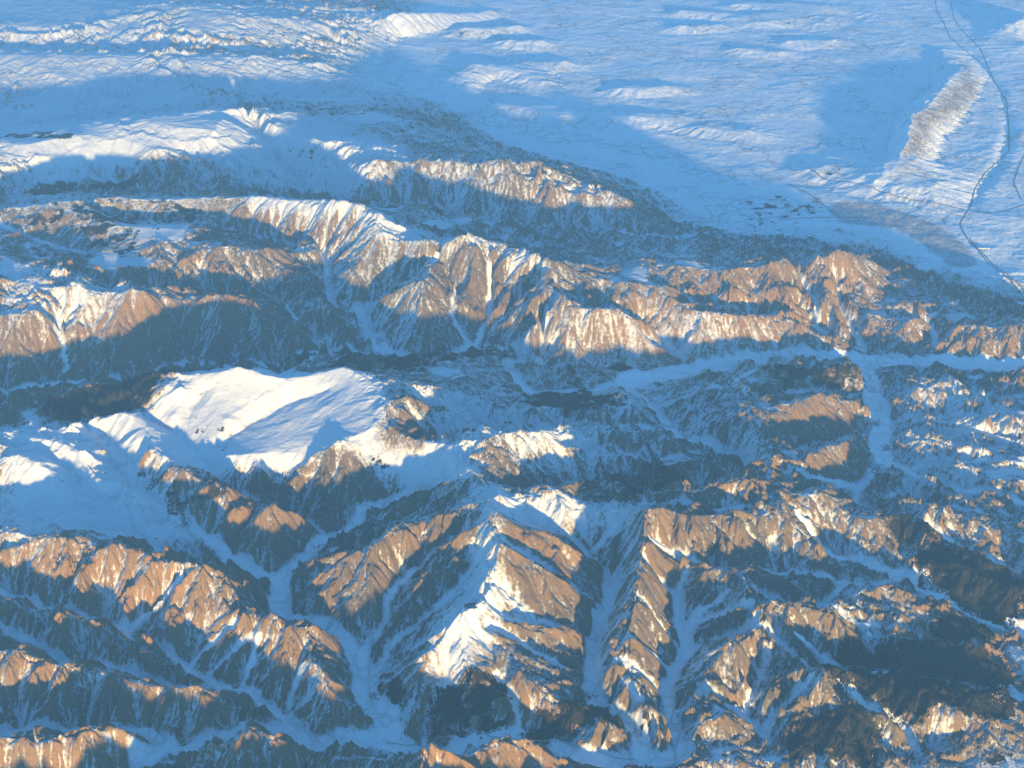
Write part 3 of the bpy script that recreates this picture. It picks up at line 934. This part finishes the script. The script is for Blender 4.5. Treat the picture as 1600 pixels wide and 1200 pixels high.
# ------------------------------------------------------------------ materials
def node(nt, t, **kw):
    n = nt.nodes.new(t)
    for k, v in kw.items():
        if hasattr(n, k):
            setattr(n, k, v)
        else:
            n.inputs[k].default_value = v
    return n


def ground_material(name):
    m = bpy.data.materials.new(name); m.use_nodes = True
    nt = m.node_tree; L = nt.links
    b = nt.nodes['Principled BSDF']
    b.inputs['Roughness'].default_value = 0.95
    b.inputs['Specular IOR Level'].default_value = 0.1
    geo = node(nt, 'ShaderNodeNewGeometry')
    av = {}
    for a in ('cover', 'forest', 'town', 'warm', 'flat', 'pale_snow'):
        n = node(nt, 'ShaderNodeAttribute'); n.attribute_name = a; av[a] = n.outputs['Fac']

    def noise(wl, detail, rough=.6, off=0.0):
        n = node(nt, 'ShaderNodeTexNoise'); n.inputs['Scale'].default_value = 1.0 / wl
        n.inputs['Detail'].default_value = detail; n.inputs['Roughness'].default_value = rough
        if off:
            mp = node(nt, 'ShaderNodeVectorMath'); mp.operation = 'ADD'; mp.inputs[1].default_value = (off, off * 2, off * 3)
            L.new(geo.outputs['Position'], mp.inputs[0]); L.new(mp.outputs[0], n.inputs['Vector'])
        else:
            L.new(geo.outputs['Position'], n.inputs['Vector'])
        return n.outputs['Fac']

    def math_(op, a, c_=None, clamp=False):
        n = node(nt, 'ShaderNodeMath'); n.operation = op; n.use_clamp = clamp
        for i, v in enumerate((a, c_)):
            if v is None:
                continue
            if isinstance(v, (int, float)):
                n.inputs[i].default_value = v
            else:
                L.new(v, n.inputs[i])
        return n.outputs[0]

    def mapr(v, a, c_, lo=0.0, hi=1.0):
        n = node(nt, 'ShaderNodeMapRange'); n.interpolation_type = 'SMOOTHSTEP'
        n.inputs[1].default_value = a; n.inputs[2].default_value = c_; n.inputs[3].default_value = lo; n.inputs[4].default_value = hi
        L.new(v, n.inputs[0]); return n.outputs[0]

    def mix(f, a, c_):
        n = node(nt, 'ShaderNodeMix'); n.data_type = 'RGBA'
        if isinstance(f, (int, float)):
            n.inputs[0].default_value = f
        else:
            L.new(f, n.inputs[0])
        for i, v in ((6, a), (7, c_)):
            if isinstance(v, tuple):
                n.inputs[i].default_value = (*v, 1)
            else:
                L.new(v, n.inputs[i])
        return n.outputs[2]

    n_fine = noise(38.0, 5, .7)
    n_mid = noise(260.0, 5, .62, 371.0)
    n_big = noise(1100.0, 4, .6, 977.0)
    # bare ground: dry grass and brush, ochre to umber
    g1 = mix(mapr(n_mid, .35, .65), (.15, .078, .016), (.045, .027, .012))
    g2 = mix(mapr(av['warm'], .3, .7), g1, (.20, .095, .018))
    g2 = mix(mapr(n_fine, .45, .62, 0, .55), g2, (.075, .055, .042))
    # snow threshold
    cov = math_('ADD', av['cover'], math_('MULTIPLY', math_('SUBTRACT', n_fine, .5), 1.4))
    cov = math_('ADD', cov, math_('MULTIPLY', math_('SUBTRACT', n_mid, .5), .6))
    cov = math_('ADD', cov, math_('MULTIPLY', math_('SUBTRACT', noise(95.0, 3, .6, 55.0), .5), .6))
    sf = mapr(cov, .17, .85)
    snow = mix(mapr(n_big, .3, .7), (.68, .70, .73), (.60, .62, .66))
    snow = mix(av['pale_snow'], snow, (.84, .86, .88))       # clean valley-floor and plateau snow; the plain lightened in place of far haze
    col = mix(sf, g2, snow)
    # thin dusting everywhere
    col = mix(.06, col, (.78, .8, .84))
    # brush, ditches and field edges poking through the snow of the flats
    def vor(wl, w0, w1, off):
        n = node(nt, 'ShaderNodeTexVoronoi'); n.feature = 'DISTANCE_TO_EDGE'; n.inputs['Scale'].default_value = 1.0 / wl
        mp = node(nt, 'ShaderNodeVectorMath'); mp.operation = 'MULTIPLY_ADD'
        mp.inputs[1].default_value = (wl * .9,) * 3
        L.new(noise_col(wl * .8), mp.inputs[0]); L.new(geo.outputs['Position'], mp.inputs[2])
        L.new(mp.outputs[0], n.inputs['Vector'])
        return mapr(n.outputs['Distance'], w0, w1, 1, 0)

    def noise_col(wl):
        n = node(nt, 'ShaderNodeTexNoise'); n.inputs['Scale'].default_value = 1.0 / wl; n.inputs['Detail'].default_value = 4
        L.new(geo.outputs['Position'], n.inputs['Vector'])
        return n.outputs['Color']
    edges = math_('MAXIMUM', vor(650.0, .015, .05, 0), math_('MULTIPLY', vor(260.0, .03, .09, 0), .6))
    edges = math_('MULTIPLY', edges, mapr(n_big, .42, .60))
    brush = math_('MAXIMUM', edges, mapr(math_('ADD', n_mid, math_('MULTIPLY', n_fine, .5)), .84, .96, 0, .8))
    brush = math_('MULTIPLY', math_('MULTIPLY', brush, av['flat']), .5)
    col = mix(brush, col, (.17, .15, .13))
    # conifer forest
    ft = math_('ADD', av['forest'], math_('MULTIPLY', math_('SUBTRACT', n_mid, .5), 2.2))
    ft = math_('ADD', ft, math_('MULTIPLY', math_('SUBTRACT', n_big, .55), 1.4))
    ft = math_('ADD', ft, math_('MULTIPLY', math_('SUBTRACT', n_fine, .5), .5))
    ff = mapr(ft, .38, .5)
    fc = mix(mapr(n_fine, .4, .6), (.014, .014, .011), (.032, .028, .018))
    col = mix(ff, col, fc)
    tt = math_('ADD', av['town'], math_('MULTIPLY', math_('SUBTRACT', n_mid, .5), .6))
    col = mix(mapr(tt, .4, .75, 0, .55), col, (.22, .19, .2))
    L.new(col, b.inputs['Base Color'])
    # roughness of the land finer than the mesh
    bh = math_('ADD', math_('MULTIPLY', n_fine, 7.0), math_('MULTIPLY', n_mid, 16.0))
    bp = node(nt, 'ShaderNodeBump'); bp.inputs['Strength'].default_value = .9; bp.inputs['Distance'].default_value = 1.0
    L.new(bh, bp.inputs['Height']); L.new(bp.outputs[0], b.inputs['Normal'])
    return m


MAT = ground_material('snowy_ground')

# ------------------------------------------------------------------ split the land into its ranges and plains
REG = np.zeros((NY, NX), np.int8)          # 0 = foothills


def region(idx, poly, z):
    REG[poly_mask(poly, z)] = idx


region(1, [(-400, 1400), (-400, 845), (0, 845), (330, 850), (440, 900), (560, 1000), (610, 1170), (1060, 1185), (1200, 1400)], 60)
region(2, [(-600, 640), (60, 633), (140, 600), (480, 560), (640, 560), (800, 620), (1000, 720), (900, 790), (740, 800), (600, 820), (460, 880), (440, 890), (240, 800), (0, 840), (-600, 860)], 100)
region(3, [(-800, 630), (-800, 330), (0, 310), (480, 300), (620, 345), (900, 400), (1380, 425), (1700, 480), (1700, 560), (1200, 565), (900, 590), (640, 555), (480, 550), (0, 620)], 120)
region(4, [(-900, 310), (-900, 160), (0, 200), (480, 160), (800, 240), (1080, 375), (900, 380), (620, 335), (480, 300), (0, 305)], 120)
region(5, [(-1500, 170), (-1500, -80), (640, -80), (560, 60), (640, 160), (480, 160), (0, 185)], 120)
REG[plain] = 6
INFO = {
    0: ('foothills', 'ochre and forested foothills with frozen valleys at lower right'),
    1: ('front_range', 'brown ribbed ridges above frozen streams at lower left'),
    2: ('snow_plateau', 'smooth snow-covered plateau with sunlit dome and forested back'),
    3: ('central_range', 'long sharp-crested range with sunlit peaks above deep blue shade'),
    4: ('back_range', 'second snowy range with dark wooded flanks behind the central crest'),
    5: ('far_range', 'hazy snow-covered ribbed range at the upper left'),
    6: ('plain', 'wide hazy snow-covered plain beyond the mountains'),
}
jj = np.arange(NROW - 1)[:, None]; ii = np.arange(NCOL - 1)[None, :]
v00 = (jj * NCOL + ii)
xc = X.reshape(NROW, NCOL)[:-1, :-1].ravel(); yc = Y.reshape(NROW, NCOL)[:-1, :-1].ravel()
ri = np.clip(np.round((xc - GX0) / GS).astype(int), 0, NX - 1); rj = np.clip(np.round((yc - GY0) / GS).astype(int), 0, NY - 1)
freg = REG[rj, ri]
quads = np.stack([v00, v00 + 1, v00 + 1 + NCOL, v00 + NCOL], -1).reshape(-1, 4)
CO = np.stack([X, Y, HH], -1).astype(np.float32)


def tag(o, label, cat=None, group=None, kind=None):
    o['label'] = label
    if cat: o['category'] = cat
    if group: o['group'] = group
    if kind: o['kind'] = kind
    return o


def mesh_from(name, co, faces, mats, attrs=None, smooth_=True):
    me = bpy.data.meshes.new(name)
    me.vertices.add(len(co)); me.vertices.foreach_set('co', np.asarray(co, np.float32).ravel())
    k = faces.shape[1]
    me.loops.add(faces.size); me.loops.foreach_set('vertex_index', faces.ravel().astype(np.int32))
    me.polygons.add(len(faces))
    me.polygons.foreach_set('loop_start', (np.arange(len(faces)) * k).astype(np.int32))
    me.polygons.foreach_set('loop_total', np.full(len(faces), k, np.int32))
    me.update(calc_edges=True)
    if smooth_:
        me.polygons.foreach_set('use_smooth', np.ones(len(faces), bool))
    for a, v in (attrs or {}).items():
        at = me.attributes.new(a, 'FLOAT', 'POINT'); at.data.foreach_set('value', np.asarray(v, np.float32))
    for m in mats:
        me.materials.append(m)
    o = bpy.data.objects.new(name, me); COL.objects.link(o)
    return o


for r, (nm, lab) in INFO.items():
    f = quads[freg == r]
    if not len(f):
        continue
    used = np.zeros(len(CO), bool); used[f.ravel()] = True
    remap = np.cumsum(used) - 1
    o = mesh_from(nm, CO[used], remap[f], [MAT], {'cover': COVER[used], 'forest': FOR[used], 'town': TWN[used], 'warm': WARM[used], 'flat': PLN[used], 'pale_snow': PALE[used]})
    tag(o, lab, kind='structure')

# the land goes on to the horizon
gm = bpy.data.materials.new('distant_snow'); gm.use_nodes = True
gm.node_tree.nodes['Principled BSDF'].inputs['Base Color'].default_value = (.6, .62, .66, 1)
gm.node_tree.nodes['Principled BSDF'].inputs['Roughness'].default_value = .95
R = 190000.0
o = mesh_from('ground', [(-R, -5000, -520), (R, -5000, -520), (R, R, -520), (-R, R, -520)], np.array([[0, 1, 2, 3]]), [gm], None, False)
tag(o, 'snow-covered land reaching to the horizon', kind='structure')

# ------------------------------------------------------------------ roads, settlements and woods standing on the land
def hit(px, py):
    zz = np.arange(1500.0, -460.0, -4.0)
    hx, hy = unproject(px, py, zz)
    k = np.nonzero(zz < samp(BASE_S, hx, hy))[0]
    k = k[0] if len(k) else -1
    return float(hx[k]), float(hy[k])


def land(x, y):
    return terrain(np.asarray(x, float), np.asarray(y, float))[0]


def simple_mat(name, col, rough=.9):
    m = bpy.data.materials.new(name); m.use_nodes = True
    nt = m.node_tree
    b = nt.nodes['Principled BSDF']; b.inputs['Roughness'].default_value = rough
    n = nt.nodes.new('ShaderNodeTexNoise'); n.inputs['Scale'].default_value = .02; n.inputs['Detail'].default_value = 5
    g = nt.nodes.new('ShaderNodeNewGeometry'); nt.links.new(g.outputs['Position'], n.inputs['Vector'])
    mx = nt.nodes.new('ShaderNodeMix'); mx.data_type = 'RGBA'
    mx.inputs[6].default_value = (*[c * .7 for c in col], 1); mx.inputs[7].default_value = (*[min(1, c * 1.3) for c in col], 1)
    nt.links.new(n.outputs['Fac'], mx.inputs[0]); nt.links.new(mx.outputs[2], b.inputs['Base Color'])
    return m


M_ROAD = simple_mat('cleared_road', (.16, .15, .15))
M_TRACK = simple_mat('packed_snow_track', (.36, .36, .38))
M_ROOF = simple_mat('pale_metal_roof', (.74, .66, .55), .5)
M_WALL = simple_mat('plaster_wall', (.62, .55, .46))
M_DOOR = simple_mat('door_paint', (.12, .13, .15))
M_HOUSE = simple_mat('brick_and_tile', (.16, .12, .11))
M_TREE = simple_mat('conifer_needles', (.016, .019, .012))
M_BARE = simple_mat('bare_twigs', (.06, .045, .032))


def ribbon(name, label, pix, width, mat, lift=2.5):
    P = [hit(a, b) for a, b in pix]
    cx, cy = [], []
    for (x0, y0), (x1, y1) in zip(P[:-1], P[1:]):
        n = max(2, int(math.hypot(x1 - x0, y1 - y0) / 30.0))
        t = np.linspace(0, 1, n, endpoint=False)
        cx += list(x0 + (x1 - x0) * t); cy += list(y0 + (y1 - y0) * t)
    cx = np.array(cx); cy = np.array(cy)
    k = 9
    pad = lambda v: np.concatenate([[v[0]] * (k // 2), v, [v[-1]] * (k // 2)])
    cx = np.convolve(pad(cx), np.ones(k) / k, 'valid'); cy = np.convolve(pad(cy), np.ones(k) / k, 'valid')
    tx, ty = np.gradient(cx), np.gradient(cy); L = np.hypot(tx, ty) + 1e-6
    nx_, ny_ = -ty / L, tx / L
    cols = []
    for s_ in (-.5, 0, .5):
        x = cx + nx_ * width * s_; y = cy + ny_ * width * s_
        cols.append(np.stack([x, y, land(x, y) + lift], -1))
    top = np.max([c[:, 2] for c in cols], 0)
    for c in cols: c[:, 2] = top
    co = np.stack(cols, 1).reshape(-1, 3); n = len(cx)
    f = []
    for i in range(n - 1):
        for j in (0, 1):
            a = i * 3 + j
            f.append((a, a + 1, a + 4, a + 3))
    o = mesh_from(name, co, np.array(f), [mat], None, True)
    return tag(o, label, kind='structure')


def I_(pts): return [(1060 + x * .3375, y * .3375) for x, y in pts]
def B_(pts): return [(530 + x * .3375, 800 + y * .3375) for x, y in pts]
def C_(pts): return [(1060 + x * .3375, 800 + y * .3375) for x, y in pts]


ribbon('road', 'tree-lined road winding down the right of the far plain', I_([(1260, 5), (1275, 90), (1320, 150), (1400, 230), (1440, 330), (1485, 420), (1520, 470), (1530, 600), (1530, 700), (1420, 800), (1370, 880), (1350, 960), (1300, 1040), (1330, 1100), (1400, 1180)]) + [(1560, 425), (1600, 468), (1660, 530)], 24, M_ROAD)
ribbon('road', 'road running from the town to the right edge of the plain', I_([(1340, 975), (1450, 992), (1520, 975), (1600, 950), (1700, 920)]), 30, M_ROAD)
ribbon('road', 'side road bending through fields at the right edge of the plain', I_([(1620, 690), (1580, 760), (1550, 850), (1590, 930)]), 22, M_ROAD)
ribbon('road', 'road along the foot of the escarpment to the crossroads', I_([(600, 780), (680, 830), (830, 852), (1000, 910), (1150, 935), (1340, 975)]), 30, M_ROAD)
ribbon('road', 'straight road on the near side of the dark fields', I_([(450, 1022), (560, 1010), (740, 1006), (900, 1012)]), 26, M_ROAD)
ribbon('road', 'diagonal road past the dark fields on the plain', I_([(500, 850), (560, 880), (620, 910), (740, 1003)]), 26, M_ROAD)
ribbon('railway', 'straight railway embankment running to the lower right of the plain', [(1513, 372), (1530, 392), (1560, 420), (1604, 462), (1650, 505)], 22, M_ROAD)
ribbon('river', 'dark open stream curving past the top of the escarpment', I_([(1190, 5), (1195, 50), (1230, 110), (1255, 170), (1320, 230), (1400, 290)]), 26, M_ROAD)
ribbon('track', 'snowy track following the frozen river at the bottom of the picture', B_([(200, 1062), (290, 1085), (380, 1095), (470, 1065), (540, 1020), (600, 995), (650, 1030), (760, 1043), (900, 1050), (1030, 1062), (1150, 1100), (1290, 1145), (1400, 1150)]), 11, M_TRACK, 1.2)
ribbon('track', 'snowy track beside the stream in the lower right valley', C_([(760, 722), (870, 716), (960, 728), (1070, 752), (1215, 782), (1310, 800), (1450, 818), (1590, 850)]), 11, M_TRACK, 1.2)


def solids(name, pos, ang, size, mat, kind='house'):
    """many small gabled blocks (or conifers) as one mesh"""
    n = len(pos)
    L, W, Hh = size[:, 0], size[:, 1], size[:, 2]
    if kind == 'house':
        base = np.array([[-.5, -.5, -.6], [.5, -.5, -.6], [.5, .5, -.6], [-.5, .5, -.6], [-.5, -.5, .6], [.5, -.5, .6], [.5, .5, .6], [-.5, .5, .6], [-.5, 0, 1.0], [.5, 0, 1.0]])
        tri = np.array([[0, 1, 5], [0, 5, 4], [2, 3, 7], [2, 7, 6], [1, 2, 6], [1, 6, 5], [3, 0, 4], [3, 4, 7], [4, 5, 9], [4, 9, 8], [6, 7, 8], [6, 8, 9], [5, 6, 9], [7, 4, 8]])
    else:
        base = np.array([[-.5, -.29, 0.08], [.5, -.29, 0.08], [0, .58, 0.08], [0, 0, 1.0], [-.3, .3, .38], [.3, .3, .4], [0, -.4, .42]])
        tri = np.array([[0, 1, 3], [1, 2, 3], [2, 0, 3], [4, 6, 3], [6, 5, 3], [5, 4, 3]])
    ca, sa = np.cos(ang)[:, None], np.sin(ang)[:, None]
    bx = base[None, :, 0] * L[:, None]; by = base[None, :, 1] * W[:, None]; bz = base[None, :, 2] * Hh[:, None]
    co = np.stack([pos[:, 0:1] + bx * ca - by * sa, pos[:, 1:2] + bx * sa + by * ca, pos[:, 2:3] + bz], -1).reshape(-1, 3)
    f = (tri[None] + (np.arange(n) * len(base))[:, None, None]).reshape(-1, 3)
    return mesh_from(name, co, f, [mat], None, False)


def scatter(G, thr, n, x0, x1, y0, y1):
    x = rng.uniform(x0, x1, n); y = rng.uniform(y0, y1, n)
    w = samp(G, x + 120 * fbm(x, y, 500.0, 4, 0), y + 120 * fbm(x, y, 500.0, 4, 1))
    w = w + 1.0 * (fbm(x, y, 230.0, 3, 2) * .45 + fbm(x, y, 900.0, 2, 1) * .3)
    ok = w > thr
    return x[ok], y[ok]


# conifer woods near the camera side: crowns stand above the ground cover
xs_, ys_ = scatter(FOREST, .45, 700000, -6500, 6500, 8300, 15500)
if len(xs_) > 110000:
    xs_, ys_ = xs_[:110000], ys_[:110000]
n = len(xs_)
hh_ = rng.uniform(9, 19, n)
o = solids('forest', np.stack([xs_, ys_, land(xs_, ys_) - 1], -1), rng.uniform(0, 6.28, n), np.stack([hh_ * .75, hh_ * .75, hh_], -1), M_TREE, 'tree')
tag(o, 'dark conifer woods in patches over the lower slopes', kind='stuff')
print('trees', n)
# loose brush and single trees over the browner slopes
xb, yb = rng.uniform(-6500, 6500, 90000), rng.uniform(8300, 15500, 90000)
wb = fbm(xb, yb, 700.0, 4, 1) + .5 * fbm(xb, yb, 200.0, 3, 0) - 1.2 * samp(SNOWY, xb, yb)
ok = (wb > .12) & (samp(floor_d, xb, yb) > 20)
xb, yb = xb[ok], yb[ok]
hb = rng.uniform(4, 9, len(xb))
o = solids('brush', np.stack([xb, yb, land(xb, yb) - .5], -1), rng.uniform(0, 6.28, len(xb)), np.stack([hb * 1.5, hb * 1.5, hb], -1), M_BARE, 'tree')
tag(o, 'leafless brush and scrub trees speckling the brown slopes', kind='stuff')

# the town on the plain and the villages in the valleys
xh, yh = scatter(TOWN, .62, 14000, 6000, 11500, 19000, 33000)
hx_, hy_ = [], []
for cx_, cy_, r_, m_ in ((1006, 574, 9, 60), (862, 600, 10, 40), (1215, 560, 8, 40), (48, 613, 8, 40), (595, 532, 8, 50), (1368, 663, 9, 50), (1385, 700, 9, 50), (1372, 735, 9, 40),
                         (1556, 1025, 12, 90), (1580, 990, 10, 60), (1560, 1090, 12, 40), (583, 1090, 6, 20), (1352, 905, 8, 30), (560, 505, 7, 30), (1230, 322, 9, 70), (1278, 315, 8, 60)):
    for _ in range(m_):
        a, b = hit(cx_ + rng.normal(0, r_ * .5), cy_ + rng.normal(0, r_ * .3))
        hx_.append(a); hy_.append(b)
xh = np.concatenate([xh, hx_]); yh = np.concatenate([yh, hy_])
xh = np.round(xh / 26) * 26 + rng.normal(0, 2, len(xh)); yh = np.round(yh / 34) * 34 + rng.normal(0, 2, len(yh))
n = len(xh)
o = solids('town_houses', np.stack([xh, yh, land(xh, yh) + 2], -1), rng.choice([0, math.pi / 2], n) + .35, np.stack([rng.uniform(12, 24, n), rng.uniform(8, 12, n), rng.uniform(4, 9, n)], -1), M_HOUSE)
tag(o, 'hundreds of small town and village houses too many to count', kind='stuff')
print('houses', n)


def shed(label):
    root = bpy.data.objects.new('shed', None); COL.objects.link(root)
    tag(root, label, 'building', 'long pale sheds beside the railway')
    L, W, Hw, Hr = 52.0, 24.0, 9.0, 15.0
    w = mesh_from('wall', [(-L / 2, -W / 2, -3), (L / 2, -W / 2, -3), (L / 2, W / 2, -3), (-L / 2, W / 2, -3), (-L / 2, -W / 2, Hw), (L / 2, -W / 2, Hw), (L / 2, W / 2, Hw), (-L / 2, W / 2, Hw), (-L / 2, 0, Hr), (L / 2, 0, Hr), (-L / 2, 0, -3), (L / 2, 0, -3)],
                  np.array([[0, 1, 5, 4], [2, 3, 7, 6], [11, 2, 6, 9], [1, 11, 9, 5], [3, 10, 8, 7], [10, 0, 4, 8]]), [M_WALL], None, False)
    w.parent = root
    e = 1.5
    r = mesh_from('roof', [(-L / 2 - e, -W / 2 - e, Hw - .4), (L / 2 + e, -W / 2 - e, Hw - .4), (L / 2 + e, 0, Hr + .3), (-L / 2 - e, 0, Hr + .3), (L / 2 + e, W / 2 + e, Hw - .4), (-L / 2 - e, W / 2 + e, Hw - .4),
                          (-L / 2 - e, -W / 2 - e, Hw + .3), (L / 2 + e, -W / 2 - e, Hw + .3), (L / 2 + e, 0, Hr + 1), (-L / 2 - e, 0, Hr + 1), (L / 2 + e, W / 2 + e, Hw + .3), (-L / 2 - e, W / 2 + e, Hw + .3)],
                  np.array([[0, 3, 2, 1], [3, 5, 4, 2], [6, 7, 8, 9], [9, 8, 10, 11], [0, 1, 7, 6], [5, 11, 10, 4], [1, 2, 8, 7], [2, 4, 10, 8], [3, 0, 6, 9], [5, 3, 9, 11]]), [M_ROOF], None, False)
    r.parent = root
    for dx in (-14, 14):
        d = mesh_from('door', [(dx - 4, -W / 2 - .3, 0), (dx + 4, -W / 2 - .3, 0), (dx + 4, -W / 2 - .3, 6.5), (dx - 4, -W / 2 - .3, 6.5), (dx - 4, -W / 2 - .05, 0), (dx + 4, -W / 2 - .05, 0), (dx + 4, -W / 2 - .05, 6.5), (dx - 4, -W / 2 - .05, 6.5)],
                      np.array([[0, 1, 2, 3], [5, 4, 7, 6], [3, 2, 6, 7], [0, 3, 7, 4], [1, 5, 6, 2]]), [M_DOOR], None, False)
        d.parent = root
    return root


first = shed('leftmost of the four pale sheds beside the railway')
kids = list(first.children)
for i, (px, py) in enumerate(((1530, 390.5), (1534.5, 390.8), (1539, 390.6), (1543.5, 390.9))):
    if i == 0:
        o = first
    else:
        o = first.copy(); COL.objects.link(o)
        for c in kids:
            d = c.copy(); COL.objects.link(d); d.parent = o
        o['label'] = ('', 'second pale shed from the left beside the railway', 'third pale shed from the left beside the railway',
                      'rightmost of the four pale sheds beside the railway')[i]
    x, y = hit(px, py)
    o.location = (x, y, float(land([x], [y])[0]) + 2.5)


# ------------------------------------------------------------------ the air
hz = bpy.data.materials.new('haze'); hz.use_nodes = True
hn = hz.node_tree; hn.nodes.clear()
ho = hn.nodes.new('ShaderNodeOutputMaterial'); hv = hn.nodes.new('ShaderNodeVolumePrincipled')
hv.inputs['Color'].default_value = (.24, .56, 1.0, 1)
hv.inputs['Density'].default_value = 0.0000118
hv.inputs['Anisotropy'].default_value = 0.0
hn.links.new(hv.outputs[0], ho.inputs['Volume'])
a, b_, zl, zh = 200000.0, 200000.0, -521.0, 8560.0
co = [(x, y, z) for z in (zl, zh) for y in (-6000.0, b_) for x in (-a, a)]
fc = np.array([[0, 2, 3, 1], [4, 5, 7, 6], [0, 1, 5, 4], [2, 6, 7, 3], [0, 4, 6, 2], [1, 3, 7, 5]])
o = mesh_from('haze', co, fc, [hz], None, False)
tag(o, 'blue winter haze over the whole landscape', kind='stuff')
SC.cycles.volume_bounces = 2
